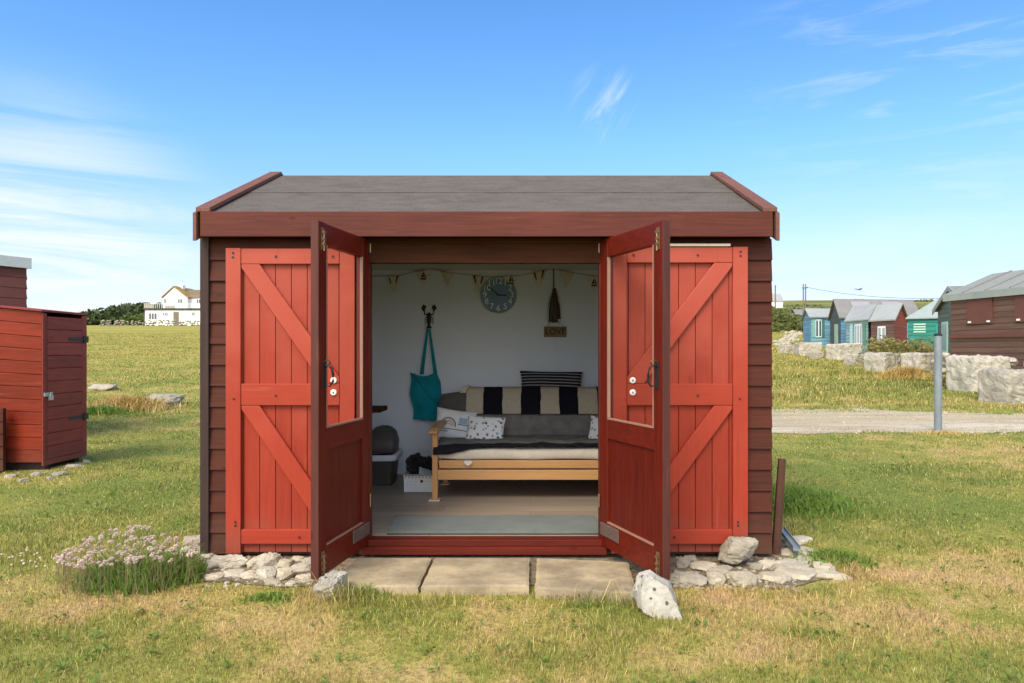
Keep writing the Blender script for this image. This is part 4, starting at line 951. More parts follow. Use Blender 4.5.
w = MB(); w.box(LX1+.012, LX1+.035, LY0+.05, LY0+.105, .73, .775); w.tube([(LX1+.03, LY0+.06, .775), (LX1+.03, LY0+.065, .81), (LX1+.03, LY0+.09, .81), (LX1+.03, LY0+.095, .775)], .006, 7); w.build('padlock', M['steel'], hs, bevel=.004)
w = MB(); w.prism([(LX0-.08, LY0-.04, zroof(LX0-.08)+.003), (LX1+.012, LY0-.04, zroof(LX1+.012)+.003), (LX1+.012, LY0-.04, zroof(LX1+.012)+.022), (LX0-.08, LY0-.04, zroof(LX0-.08)+.022)], (0, LY1-LY0+.06, 0)); w.build('roof', lks, lk, bevel=.002)
w = MB()
for y in (LY0+.1, LY1-.1): w.box(LX0+.05, LX1-.03, y-.03, y+.03, zg-.02, zg+.084)
w.build('bearer', M['post'], lk)
gk = 'stones propping up the red locker'
for i, (px, py, s_) in enumerate(((9, 478, .1), (22, 483, .08), (58, 476, .12), (72, 468, .12), (84, 463, .1), (33, 477, .09), (48, 480, .06))):
    s_ *= .62; p = G(px, py); o = rock('stone', M['limeg'], s_, s_*.7, .04, 200+i, 7, 3, .08); put(o, p.x, p.y+.03, p.z-.028, random.uniform(0, 3)); tag(o, 'small flat stone under the foot of the red locker', 'stone', gk)
# slatted end at the picture's left edge
xr = at(4.5, 0, 6.99).x; sl_ = empty('slatted_panel', (xr-.25, 7.0, T(-5.6, 7)), 'short dark slatted timber panel at the left edge before the red locker', 'fence panel')
for i in range(5):
    w = MB(); w.box(xr-.5, xr, 6.97, 6.992, .03+i*.125, .03+i*.125+.115); w.build('slat', M['board'], sl_, bevel=.003)
for x in (xr-.05, xr-.45):
    w = MB(); w.box(x-.03, x+.03, 6.993, 7.04, .0, .66); w.build('post', M['board'], sl_, bevel=.003)
# dark shed behind
shd = wood('maroon_shed_board', (.12, .042, .038), (.075, .028, .026), axis=0, worn=.4, worncol=(.2, .12, .12), rough=.55)
shy = wood('maroon_shed_side', (.12, .042, .038), (.075, .028, .026), axis=1, worn=.4, worncol=(.2, .12, .12), rough=.55)
sx1 = at(26.5, 0, 9.2).x; sx0 = sx1-2.6; sd = empty('garden_shed', (sx1, 9.2, 0), 'maroon timber shed with grey roof edge rising behind the red locker', 'shed')
zt = at(0, 268, 9.2).z; zs = lambda x: zt+(sx1-x)*.05
w = MB(); boards_lap(w, sx0, sx1, 9.2, .0, lambda x: zs(x)-.0, 17); w.build('front_wall', shd, sd, bevel=.003)
w = MB(); boards_lap(w, sx0, sx1, 11.4, .0, lambda x: zs(x)-.0, 17, 1); w.build('back_wall', shd, sd)
w = MB(); boards_side(w, sx1-.012, 9.212, 11.388, .0, zt-.02, .13, 1); w.build('side_wall', shy, sd)
w = MB(); boards_side(w, sx0+.012, 9.212, 11.388, .0, zt-.02, .13, -1); w.build('side_wall', shy, sd)
ff = simple('blue_grey_roof_trim', (.33, .37, .39), .6)
w = MB(); w.prism([(sx0-.1, 9.13, zs(sx0-.1)-.02), (sx1+.05, 9.13, zs(sx1+.05)-.01), (sx1+.05, 9.13, zs(sx1+.05)+.13), (sx0-.1, 9.13, zs(sx0-.1)+.13)], (0, .03, 0)); w.build('fascia', ff, sd, bevel=.004)
w = MB(); w.prism([(sx0-.1, 9.161, zs(sx0-.1)+.05), (sx1+.05, 9.161, zs(sx1+.05)+.05), (sx1+.05, 9.161, zs(sx1+.05)+.115), (sx0-.1, 9.161, zs(sx0-.1)+.115)], (0, 2.3, 0)); w.build('roof', ff, sd)
sd.rotation_euler = (0, 0, R(40))
# field stones on the left
stone_at(137, 175, 387, 407, 'flat grey boulder with a broken front in the left field', 'limeg', 301, deep=1.0, sub=4, sink=.05, name='boulder', cat='boulder')
stone_at(86, 114, 378, 391, 'low whitish boulder just right of the red locker', 'lime', 302, deep=.8, sub=4, sink=.05, name='boulder', cat='boulder')

# ------------------------------------------------------------------ foliage helpers
def leaves(mb, pts, size, asp=.55, seed=0):
    rr = random.Random(seed)
    for p in pts:
        s = size*rr.uniform(.6, 1.4)
        a = Vector((rr.gauss(0, 1), rr.gauss(0, 1), rr.gauss(0, .6))).normalized(); b_ = a.cross(Vector((rr.gauss(0, 1), rr.gauss(0, 1), rr.gauss(0, 1)))).normalized()
        p = Vector(p); mb.add([p-a*s, p+b_*s*asp, p+a*s, p-b_*s*asp], [(0, 1, 2, 3)])
def clump_pts(c, rx, ry, rz, n, seed):
    rr = random.Random(seed); out = []
    sub = [(rr.gauss(0, .45), rr.gauss(0, .45), rr.uniform(.05, .75)) for _ in range(9)]
    while len(out) < n:
        q = rr.choice(sub); d = Vector((rr.gauss(0, 1), rr.gauss(0, 1), rr.gauss(0, 1))).normalized()*rr.uniform(.7, 1)**.5*.42
        z = q[2]+d.z*.8
        if z < -.05: continue
        out.append((c[0]+(q[0]+d.x)*rx, c[1]+(q[1]+d.y)*ry, c[2]+z*rz))
    return out
def np_blades(name, mat, roots, h, wd, lean, rnd, label=None, parent=None, droop=.35):
    """one mesh of curved grass blades"""
    n = len(roots); ang = RNG.uniform(0, 2*np.pi, n); la = RNG.uniform(0, 2*np.pi, n)
    sx, sy = np.cos(ang)*wd/2, np.sin(ang)*wd/2; lx, ly = np.cos(la)*lean*h, np.sin(la)*lean*h
    V = np.zeros((n, 5, 3))
    V[:, 0] = roots+np.stack([-sx, -sy, -.004+0*h], 1); V[:, 1] = roots+np.stack([sx, sy, -.004+0*h], 1)
    mid = roots+np.stack([lx*.35, ly*.35, h*.6], 1)
    V[:, 2] = mid+np.stack([sx*.75, sy*.75, 0*h], 1); V[:, 3] = mid+np.stack([-sx*.75, -sy*.75, 0*h], 1)
    V[:, 4] = roots+np.stack([lx, ly, h*(1-droop*lean)], 1)
    me = bpy.data.meshes.new(name); me.vertices.add(n*5); me.vertices.foreach_set('co', V.reshape(-1))
    base = np.arange(n)*5
    loops = np.stack([base, base+1, base+2, base+3, base+3, base+2, base+4], 1).reshape(-1)
    me.loops.add(n*7); me.loops.foreach_set('vertex_index', loops.astype(np.int32))
    st = np.stack([np.arange(n)*7, np.arange(n)*7+4], 1).reshape(-1); me.polygons.add(n*2); me.polygons.foreach_set('loop_start', st.astype(np.int32))
    me.update(calc_edges=True); me.validate()
    a = me.attributes.new('root', 'FLOAT_VECTOR', 'POINT'); a.data.foreach_set('vector', np.repeat(roots, 5, 0).reshape(-1).astype(np.float32))
    a = me.attributes.new('rnd', 'FLOAT', 'POINT'); a.data.foreach_set('value', np.repeat(rnd, 5).astype(np.float32))
    me.materials.append(mat); o = bpy.data.objects.new(name, me); COL.objects.link(o)
    if parent: o.parent = parent; o.matrix_parent_inverse = WM.get(parent.name, Matrix()).inverted()
    if label: tag(o, label, kind='stuff')
    return o
TZ = np.vectorize(T)
def fb(x, y, s):   # cheap smooth field for height and density
    return .5+.25*np.sin(x*s*1.7+np.sin(y*s*2.3)*1.3)+.25*np.sin(y*s*1.9+np.cos(x*s*1.1)*1.7+2)
# ------------------------------------------------------------------ turf
bm_ = blade_mat('grass_blades')
N = 760000
Y = np.exp(RNG.uniform(np.log(1.9), np.log(75), N)); Xr = RNG.uniform(-1, 1, N); Xx = Xr*(.86*Y+.4)+.02*Y
keep = np.ones(N, bool)
keep &= ~((Xx > -2.05) & (Xx < 1.52) & (Y > 4.02) & (Y < 6.6))
keep &= ~((Xx > -1.05) & (Xx < .55) & (Y > 3.53) & (Y < 4.3))
keep &= ~((Xx > -2.05) & (Xx < -.95) & (Y > 3.66) & (Y < 4.1) & (RNG.random(N) < .9))
keep &= ~((Xx > .6) & (Xx < 1.55) & (Y > 3.66) & (Y < 4.1) & (RNG.random(N) < .9))
keep &= ~((Xx > 1.4) & (Xx < 1.75) & (Y > 3.75) & (Y < 5.0) & (RNG.random(N) < .9))
keep &= ~((Xx > LX0-.1) & (Xx < LX1) & (Y > LY0-.02) & (Y < LY1))
te = 10.55+.25*np.sin(Xx*1.3)+.15*np.sin(Xx*3.7); tf = 14.6+.4*np.sin(Xx*.9)-np.where(Xx > 4, .28*(Xx-4), 0); tf = np.maximum(tf, te+1.7)
keep &= ~((Xx > -3) & (Y > te) & (Y < tf) & (RNG.random(N) < np.where(Y > 12.6, .72, np.where(Y < 11.0, .8, .95))))
bare = fb(Xx, Y, 1.9)*.5+fb(Xx, Y, 4.3)*.5; keep &= RNG.random(N) < np.clip(.35+bare*1.1, .3, 1)
Xx, Y = Xx[keep], Y[keep]; n = len(Y)
tall = np.clip(fb(Xx, Y, .9)*.6+fb(Xx, Y, 3.1)*.6, .35, 1.3)
h = (.022+.026*RNG.random(n)**1.6)*tall*np.where(RNG.random(n) < .035, 2.1, 1)*(1+.9*np.clip((Y-10)/8, 0, 1))
# longer rough grass beyond the track and at the slab edge
h *= np.where((Y > 14.2) & (Xx > 2), 1+3.0*fb(Xx, Y, .6)*np.clip((Y-14.2)/3, .2, 1), 1)
h *= np.where((np.abs(Y-3.46) < .10) & (Xx > -1.05) & (Xx < .6), 1.3+1.9*fb(Xx*3, Y, 2.2), 1)
h *= np.where((np.hypot(Xx+1.05, Y-3.42) < .18) | (np.hypot(Xx-1.75, (Y-3.95)*.8) < .16), 2.0, 1)
wd = np.clip(.00085*Y, .0020, .05)*RNG.uniform(.7, 1.3, n)
roots = np.stack([Xx, Y, TZ(Xx, Y)+np.where((Xx > -2.2) & (Xx < 1.95) & (Y > 3.5) & (Y < 6.7), .006, 0)], 1)
np_blades('grass', bm_, roots, h, wd, RNG.uniform(.2, 1.25, n), RNG.random(n), 'short dry and green turf covering the ground around the hut')
# broad leaved lawn weeds, flat to the ground
w = MB(); rr = random.Random(77)
for i in range(900):
    Yw = math.exp(rr.uniform(math.log(2.2), math.log(9))); xw = rr.uniform(-.85, .82)*Yw
    if (-2.3 < xw < 2.0 and 3.45 < Yw < 6.6) or (xw < -4.9 and 6.9 < Yw): continue
    s = rr.uniform(.010, .024); z = T(xw, Yw)
    for k_ in range(rr.randint(4, 8)):
        a = rr.uniform(0, 6.28); d = Vector((math.cos(a), math.sin(a), rr.uniform(.2, 1.1))); q = Vector((-d.y, d.x, 0)).normalized()*s*.35; p0 = Vector((xw+rr.gauss(0, .02), Yw+rr.gauss(0, .02), z+.012))
        w.add([p0, p0+d*s*.6+q, p0+d*s*1.2, p0+d*s*.6-q], [(0, 1, 2, 3)])
tag(w.build('lawn_weeds', leaf_mat('lawn_weed', (.12, .20, .035), (.20, .27, .05), (.15, .21, .04), .35)), 'small broad leaved weeds scattered through the turf', kind='stuff')
# rank grass tufts
lm = leaf_mat('rank_grass', (.15, .17, .045), (.25, .23, .07), (.10, .15, .03))
om = leaf_mat('orange_dry_grass', (.62, .40, .13), (.48, .36, .12), (.60, .46, .2))
gm_ = leaf_mat('fresh_weed', (.17, .28, .045), (.26, .36, .075), (.20, .28, .045), .42)
def tuft(name, mat, c, rx, ry, n, hh, label, kind=None, cat=None, wd=.006, seed=0, droop=.4):
    a = RNG.normal(0, .5, (n, 2)); xx = c[0]+a[:, 0]*rx; yy = c[1]+a[:, 1]*ry
    e = np.exp(-(a**2).sum(1)*.8); h_ = hh*(.35+.65*e)*RNG.uniform(.5, 1.15, n)
    rt = np.stack([xx, yy, TZ(xx, yy)], 1)
    o = np_blades(name, mat, rt, h_, np.full(n, wd)*RNG.uniform(.6, 1.4, n), RNG.uniform(.2, .9, n), RNG.random(n), droop=droop)
    return tag(o, label, cat, None, kind)
p = G(802, 508); tuft('weed_clump', gm_, (p.x, p.y+.2), .42, .5, 4200, .12, 'bright green weeds growing beside the right wall of the hut', cat='weeds', wd=.012)
p = G(836, 562); tuft('weed_clump', gm_, (p.x, p.y), .2, .14, 700, .09, 'small green weed patch beside the corner paving stones', cat='weeds', wd=.011)
p = G(270, 600); tuft('weed_clump', gm_, (p.x, p.y), .13, .07, 260, .045, 'tiny dark green weed in the turf below the left shutter', cat='weeds', wd=.010)
p = G(360, 598); tuft('weed_clump', gm_, (p.x, p.y), .13, .07, 300, .075, 'green grass tuft beside the pitted rock at the left door', cat='weeds', wd=.006)
p = G(815, 637); tuft('weed_clump', gm_, (p.x, p.y), .13, .07, 160, .03, 'tiny flat green weed in the turf right of the white holed rock', cat='weeds', wd=.010)
p = G(115, 412); tuft('dry_grass_tuft', om, (p.x, p.y+.4), .75, .5, 1500, .38, 'tawny tuft of dry grass around the boulders in the left field', cat='grass tuft', wd=.022)
p = G(98, 414); tuft('weed_clump', gm_, (p.x, p.y), .6, .3, 500, .22, 'green weeds beside the dry tuft in the left field', cat='weeds', wd=.025)
p = G(945, 434); tuft('dry_grass_tuft', om, (p.x, p.y), .45, .25, 700, .07, 'short dry grass around the foot of the grey post', cat='grass tuft', wd=.010)
p = G(905, 379); tuft('dry_grass_tuft', om, (p.x, p.y), .9, .45, 1300, .62, 'orange dry grass tuft in front of the limestone blocks', cat='grass tuft', wd=.03)

# ------------------------------------------------------------------ sea thrift
th = empty('thrift_plant', tuple(G(128, 590)), 'clump of pale pink flowering thrift in the grass left of the hut', 'flowering plant')
c0 = G(122, 585)
n = 1900; u_ = RNG.uniform(0, 1, n); back = .52*RNG.random(n)**1.3
px_ = 72+130*u_**.8; xf = (px_-VX)*3.56/FPX; yy = 3.49+.07*fb(u_*60, u_*31, .5)+RNG.normal(0, .02, n)+.10*np.abs(u_-.35)*1.5+.14*np.clip((u_-.6)/.4, 0, 1)+back*.62*(1-.35*np.abs(u_-.45)); xx = xf*yy/3.56
px_k = np.clip((px_-66)/26, .25, 1); hh = px_k*1.3*(.045+.085*np.minimum(1, back*6))*(1.15-.6*np.abs(2*u_-1)**2)*RNG.uniform(.5, 1.15, n)*np.where(back > .45, .75, 1)
o = np_blades('leaves', leaf_mat('thrift_leaf', (.14, .26, .04), (.28, .38, .09), (.18, .29, .045), .5), np.stack([xx, yy, TZ(xx, yy)], 1), hh*RNG.uniform(.6, 1.35, n), np.full(n, .0095), RNG.uniform(.2, 1.1, n), RNG.random(n), parent=th)
k_ = RNG.random(n) < .25
np_blades('dry_leaves', leaf_mat('dry_thrift_leaf', (.34, .27, .10), (.42, .33, .15), (.28, .25, .08), .3), np.stack([xx, yy, TZ(xx, yy)], 1)[k_], (hh*1.25)[k_], np.full(k_.sum(), .003), RNG.uniform(.2, 1.0, k_.sum()), RNG.random(k_.sum()), parent=th)
w = MB(); heads = []; rr = random.Random(12)
TOPB = [(55, 556), (75, 545), (100, 531), (130, 524), (160, 530), (180, 538), (198, 541)]; BOTB = [(55, 562), (75, 572), (100, 569), (130, 564), (160, 564), (180, 560), (198, 554)]
while len(heads) < 235:
    px = rr.uniform(56, 198)
    if px > 165 and rr.random() < .5: continue
    py = rr.uniform(lerp_tab(TOPB, px), lerp_tab(BOTB, px)+(rr.random() < .05)*14); zh = rr.uniform(.13, .21)
    Yh = FPX*(EYE-zh)/(py-HY); q = at(px, py, Yh); q.z = T(q.x, Yh)+zh
    heads.append(q); w.tube([(q.x+rr.uniform(-.03, .03), q.y+rr.uniform(-.02, .03), T(q.x, q.y)), (q.x+rr.uniform(-.008, .008), q.y, (q.z+T(q.x, q.y))/2), q], .0012, 4, cap=False)
w.build('stem', leaf_mat('thrift_stem', (.22, .20, .09), (.30, .24, .12)), th)
fm = [leaf_mat('thrift_flower', (.80, .62, .56), (.84, .75, .66), (.74, .54, .52)), leaf_mat('thrift_flower_faded', (.78, .66, .50), (.84, .76, .64), (.66, .50, .36))]
def flower_mesh(seed, mat):
    w = MB(); r2 = random.Random(seed)
    for i in range(46):
        a = r2.uniform(0, 6.28); el = r2.uniform(-.25, 1.5); d = Vector((math.cos(a)*math.cos(el), math.sin(a)*math.cos(el), math.sin(el)*.75)); s = .0062
        tq = d.cross(Vector((0, 0, 1))).normalized() if abs(d.z) < .97 else Vector((1, 0, 0)); p0 = d*.006; p1 = d*.0145*r2.uniform(.85, 1.1); w.add([p0-tq*s*.3, p1-tq*s*.6, p1+d*.0025, p1+tq*s*.6, p0+tq*s*.3], [(0, 1, 2, 3, 4)])
    return w.build('flower', mat)
protos = [flower_mesh(i, fm[i % 2]) for i in range(4)]
restv = MB()
for i, q in enumerate(heads):
    u = (q.x-at(58, 0, q.y).x)
    pr = protos[(i % 2)*2+(0 if rr.random() < .5+.3*(q.x > c0.x) else 1)]; s = rr.uniform(.55, 1.0)
    if i < 96:
        o = pr.copy(); COL.objects.link(o); o.name = 'flower'; o.parent = th; o.location = Vector(q)-Vector(th.location); o.rotation_euler = (rr.uniform(-.3, .3), rr.uniform(-.3, .3), rr.uniform(0, 6)); o.scale = (s, s, s)
    else:
        Mx = Matrix.Translation(q) @ Matrix.Rotation(rr.uniform(0, 6), 4, 'Z') @ Matrix.Scale(s, 4); restv.add([v.co for v in pr.data.vertices], [tuple(f.vertices) for f in pr.data.polygons], Mx)
o = restv.build('flowers', fm[0], th); o['kind'] = 'stuff'
for q in protos: bpy.data.objects.remove(q)
# few heads in the grass at the picture's left edge
p = G(20, 575)
w = MB(); rr = random.Random(3); lv = MB()
for i in range(26):
    q = Vector((p.x+rr.gauss(0, .12), p.y+rr.gauss(0, .08), 0)); q.z = T(q.x, q.y); hgt = rr.uniform(.06, .12); w.tube([q, q+Vector((rr.uniform(-.02, .02), 0, hgt))], .0014, 4, cap=False); lump(lv, q+Vector((0, 0, hgt)), .0065, .0065, .005, i, .5, 1)
t2 = empty('thrift_plant', tuple(p), 'sparse brownish thrift flowers at the left edge of the lawn', 'flowering plant'); w.build('stem', leaf_mat('dry_stem', (.2, .19, .08), (.28, .22, .1)), t2); lv.build('flower', fm[1], t2)

# ------------------------------------------------------------------ far left: stone wall, scrub, white house
wl = MB(); rr = random.Random(4)
def rubble_line(mb, p0, p1, hgt, size, rows, seed, thick=.5):
    rr = random.Random(seed); p0, p1 = Vector(p0), Vector(p1); L_ = (p1-p0).length; n = int(L_/size)
    for r_ in range(rows):
        for i in range(n):
            f = (i+rr.random()*.8)/n; q = p0.lerp(p1, f); s = size*rr.uniform(.55, 1.05); x, y = q.x+rr.gauss(0, thick*.3), q.y+rr.gauss(0, thick*.3)
            lump(mb, (x, y, T(x, y)+hgt*(r_+.4)/rows*rr.uniform(.8, 1.2)), s*.62, s*.5, s*.42, rr.random()*90, .35, 1 if size > .6 else 2)
a, b_ = at(100, 324, 122), at(212, 324, 126)
rubble_line(wl, (a.x, a.y, 0), (b_.x, b_.y, 0), 1.05, .42, 3, 3, .4)
tag(wl.build('stone_wall', stone('far_wall_stone', (.36, .32, .24), (.22, .20, .14), 1.5, .5), origin=(a.x, a.y, T(a.x, a.y))), 'long low stone wall across the far field below the white house', 'stone wall')
# scrub covered rise
sc = leaf_mat('dark_scrub', (.030, .050, .016), (.055, .075, .022), (.075, .10, .026), .1)
w = MB()
for i in range(58):
    px = rr.uniform(72, 156); Ys = rr.uniform(185, 260); f = sstep(70, 146, px)
    ytop = 318-17*f**.75+rr.choice((0, 0, 3, 7))*rr.random(); q = at(px, ytop, Ys); zb = T(q.x, Ys)-1; r_ = rr.uniform(3.5, 6)
    leaves(w, clump_pts((q.x, q.y, max(zb, q.z-6.0)), r_*1.2, r_, 5.2, 330, i), .62, .6, i)
    if q.z-6 > zb: leaves(w, clump_pts((q.x, q.y, zb), r_*1.2, r_, q.z-6-zb+2, 150, i+99), .7, .6, i)
tag(w.build('scrub', sc), 'dark evergreen scrub covering the far rise left of the white house', kind='stuff')
w = MB(); q = at(136, 318, 165); leaves(w, clump_pts((q.x, q.y, T(q.x, q.y)), 3.0, 2.2, 2.7, 700, 5), .45, .6, 4); tag(w.build('bush', leaf_mat('light_bush', (.10, .15, .035), (.15, .19, .05))), 'light green rounded bush in front of the dark scrub near the white house', 'bush')
# white house
render_w = simple('white_render', (.80, .79, .76), .8, var=.05, scale=2)
tile = simple('brown_tile_roof', (.20, .145, .085), .85, var=.35, scale=1.2)
tile_o = simple('lichen_tile_roof', (.30, .19, .06), .85, var=.35, scale=1.0)
dgl = simple('dark_window_glass', (.05, .06, .075), .1, spec=.8); wfr = simple('white_frame', (.75, .75, .73), .5); dbr = simple('dark_trim', (.035, .032, .03), .6)
HYD = 140.0; hz = T(at(170, 0, HYD).x, HYD)-.3
X = lambda px: at(px, 0, HYD).x
Zz = lambda py: at(0, py, HYD).z
wh = empty('white_house', (X(175), HYD+4, hz), 'white rendered two storey house with brown tiled roof and balcony terrace', 'house')
# ground floor block with flat roof, projecting forward
w = MB(); w.box(X(145), X(222), HYD, HYD+4, hz, Zz(310)); w.build('ground_floor', render_w, wh)
w = MB(); w.box(X(144), X(223), HYD-.3, HYD+4.0, Zz(309.8), Zz(308.3)); w.build('terrace_edge', dbr, wh)
w = MB(); w.box(X(157), X(182), HYD+2.2, HYD+10, Zz(308.2), Zz(297)); g0 = w.v[:]; w.prism([(X(157), HYD+2.2, Zz(297)), (X(182), HYD+2.2, Zz(297)), (X(168.5), HYD+2.2, Zz(286.3))], (0, 7.8, 0)); w.build('gable_wall', render_w, wh)
w = MB(); w.box(X(182), X(222), HYD+3.2, HYD+9, Zz(308.2), Zz(296.5)); w.build('wing_wall', render_w, wh)
w = MB(); e = Vector((0, 0, .25))
w.prism([(X(156.2), HYD+2.0, Zz(297.6)+.1), (X(168.5), HYD+2.0, Zz(286.3)+.1), (X(168.5), HYD+2.0, Zz(286.3)+.32), (X(155.8), HYD+2.0, Zz(297.6)+.3)], (0, 8.2, 0)); w.prism([(X(183), HYD+2.0, Zz(297.8)+.1), (X(168.5), HYD+2.0, Zz(286.3)+.1), (X(168.5), HYD+2.0, Zz(286.3)+.32), (X(183.4), HYD+2.0, Zz(297.8)+.3)], (0, 8.2, 0))
rf = w.build('roof', tile_o, wh)
w = MB(); w.prism([(X(170), HYD+2.9, Zz(296.5)), (X(170), HYD+6.1, Zz(287.2)), (X(170), HYD+9.3, Zz(296.5))], (X(223)-X(170), 0, 0)); w.build('roof', tile, wh)
w = MB(); w.box(X(167.6), X(171.5), HYD+4.5, HYD+5.6, Zz(288), Zz(283)); w.lathe([(.2, 0), (.16, .8), (.2, .85)], 8, Matrix.Translation((X(169.3), HYD+5, Zz(283)))); w.build('chimney', render_w, rf)
w = MB(); w.box(X(196), X(199.5), HYD+5.5, HYD+6.6, Zz(289), Zz(283.5)); w.build('chimney', render_w, rf)
for (x0, x1, y0, y1, yy) in ((172.5, 177, 298, 302.5, 2.2), (158, 161, 297.5, 303, 2.2), (189, 195.2, 298, 302.3, 3.2), (149, 157, 313, 319.5, 0), (163, 168, 312.5, 316, 0), (191.5, 195, 312, 316, 0), (203, 208, 298, 302.3, 3.2)):
    w = MB(); w.box(X(x0), X(x1), HYD+yy-.08, HYD+yy-.004, Zz(y1), Zz(y0)); f = w.build('window', wfr, wh)
    w = MB(); k_ = 2 if x1-x0 < 5 else 3
    for i in range(k_):
        d = (x1-x0)/k_; w.box(X(x0+i*d+.35), X(x0+(i+1)*d-.35), HYD+yy-.10, HYD+yy-.081, Zz(y1-.4), Zz(y0+.4))
    w.build('pane', dgl, f)
w = MB(); w.box(X(173.5), X(178.8), HYD-.08, HYD-.004, hz, Zz(312)); w.build('door', simple('brown_door', (.17, .13, .09), .6), wh)
w = MB()
for i in range(41): x = X(145+i*1.9); w.box(x-.03, x+.03, HYD-.25, HYD-.19, Zz(308.3), Zz(304))
w.box(X(144.5), X(222), HYD-.26, HYD-.18, Zz(304), Zz(304)+.07); w.build('railing', wfr, wh)
w = MB(); w.box(X(144.6), X(154), HYD-.15, HYD-.11, Zz(308.2), Zz(304.4)); w.box(X(160.5), X(170.5), HYD+1.6, HYD+1.66, Zz(308.2), Zz(305)); w.build('terrace_screen', simple('tan_screen', (.30, .27, .2), .7), wh)

# ------------------------------------------------------------------ right: post, blocks, rubble wall
p = G(938, 432); w = MB(); r_ = 3.6*p.y/FPX; zt = at(0, 336, p.y).z
w.tube([(p.x, p.y, p.z-.1), (p.x, p.y, zt)], r_, 20)
ps = empty('metal_post', tuple(p), 'plain grey galvanised post standing beside the gravel track', 'post')
w.build('pole', simple('galvanised_steel', (.23, .26, .28), .5, var=.25, scale=9, metal=.35), ps, smooth=False)
w = MB(); w.lathe([(r_*1.05, 0), (r_*1.05, .03), (r_*.6, .04)], 20, Matrix.Translation((p.x, p.y, zt))); w.build('cap', M['black'], ps)
gq = 'row of quarried limestone blocks beyond the track'
def qblock(px0, px1, ytop, ybase, dep, rz, seed, label, skew=0):
    p = G((px0+px1)/2, ybase); wd = (px1-px0)*p.y/FPX; ht = (ybase-ytop)*p.y/FPX*.96+.06
    bm = bmesh.new(); bmesh.ops.create_cube(bm, size=1); bmesh.ops.subdivide_edges(bm, edges=bm.edges, cuts=13, use_grid_fill=True)
    dep *= .75; sh = dep*.85*p.x/p.y; ex = max(.45*wd, (wd-sh)*.95); p.x += (wd-ex)/2; vs = []
    for v in bm.verts:
        q = v.co.copy(); r_ = .045
        h = Vector((ex/2, dep/2, ht/2)); P_ = Vector((q.x*2*h.x, q.y*2*h.y, q.z*2*h.z)); I = Vector([max(-h[i]+r_, min(h[i]-r_, P_[i])) for i in range(3)]); D = P_-I
        if D.length > 1e-5: P_ = I+D.normalized()*r_
        P_ += noise.noise_vector(P_*1.6+Vector((seed, 0, 0)))*.04+noise.noise_vector(P_*5+Vector((0, seed, 0)))*.035+noise.noise_vector(P_*13+Vector((0, seed, 0)))*.014
        P_.z += skew*P_.x; P_ += Vector((0, 1, 0))*.05*abs(noise.noise(P_*9+Vector((seed, 3, 0)))); vs.append((P_.x, P_.y, P_.z+ht/2-.06))
    w = MB(); bm.verts.index_update(); w.add(vs, [[v.index for v in f.verts] for f in bm.faces]); bm.free()
    o = w.build('limestone_block', M['quarry']); put(o, p.x, p.y+dep*.45, p.z, rz); return tag(o, label, 'stone block', gq)
qblock(973, 1060, 369, 404, 1.1, .22, 1, 'nearest cut limestone block at the right edge of the photo')
qblock(944, 1011, 355, 393, 1.3, .2, 2, 'tallest squared limestone block just right of the grey post')
qblock(899, 946, 352, 377, 1.2, .3, 3, 'limestone block right behind the orange dry grass tuft')
qblock(864, 901, 352, 373, 1.3, .5, 4, 'grey limestone block left of the orange dry grass tuft')
qblock(844, 866, 354, 366, 1.1, .2, 5, 'small pale limestone block between two larger grey ones')
qblock(825, 861, 343, 360, 1.6, .3, 6, 'wide limestone block in front of the blue huts', .05)
qblock(793, 822, 342, 356, 1.6, -.1, 7, 'rounded far limestone block near the hut lantern', .03)
qblock(779, 795, 345, 354, 1.2, .2, 8, 'farthest and smallest limestone block beside the hut edge')
qblock(806, 824, 352, 359, .8, .1, 9, 'low flat white limestone slab before the rounded block')
w = MB(); a, b_ = at(944, 345, 21.6), at(1075, 350, 17.5)
rubble_line(w, (a.x, a.y, 0), (b_.x, b_.y, 0), 1.0, .27, 5, 8, .8)
for (px, py, Yq) in ((960, 343, 21.3),): pass
tag(w.build('rubble_wall', stone('rubble_wall_stone', (.44, .39, .31), (.30, .265, .21), 3, .4), origin=(a.x, a.y, T(a.x, a.y))), 'tumbled dry stone wall in front of the large brown hut', 'stone wall')
# bracken and weeds in front of the huts
w = MB()
bk1 = leaf_mat('bracken', (.18, .20, .055), (.36, .26, .10), (.20, .21, .05))
for i in range(60):
    px = rr.choice((rr.uniform(878, 938), rr.uniform(878, 938), rr.uniform(955, 985))); Yb = rr.uniform(32.3, 34.8) if px < 940 else rr.uniform(20.8, 23.5); x = (px-VX)*Yb/FPX; leaves(w, clump_pts((x, Yb, T(x, Yb)), .9, .6, rr.uniform(1.0, 1.55) if px < 940 else .55, 150, i), .075, .5, i)
tag(w.build('bracken', bk1), 'rough bracken and weeds between the limestone blocks and the huts', kind='stuff')
w = MB()
for i in range(40):
    px = rr.uniform(770, 806); Yb = rr.uniform(74, 120); x = (px-VX)*Yb/FPX; zt = T(x, Yb); leaves(w, clump_pts((x, Yb, zt-.2), 2.0, 2, rr.uniform(.8, 1.7)*(1.2 if px < 795 else .6), 260, i+300), .22, .6, i)
for i in range(24):
    px = rr.uniform(775, 960); Yb = rr.uniform(120, 235); x = (px-VX)*Yb/FPX; zt = T(x, Yb); leaves(w, clump_pts((x, Yb, zt-.2), 6, 3, rr.uniform(.35, .9), 90, i+500), .4, .6, i)
tag(w.build('hillside_scrub', leaf_mat('gorse', (.10, .13, .032), (.16, .175, .045), (.17, .16, .05))), 'green gorse scrub on the hillside left of the blue huts', kind='stuff')
w = MB()
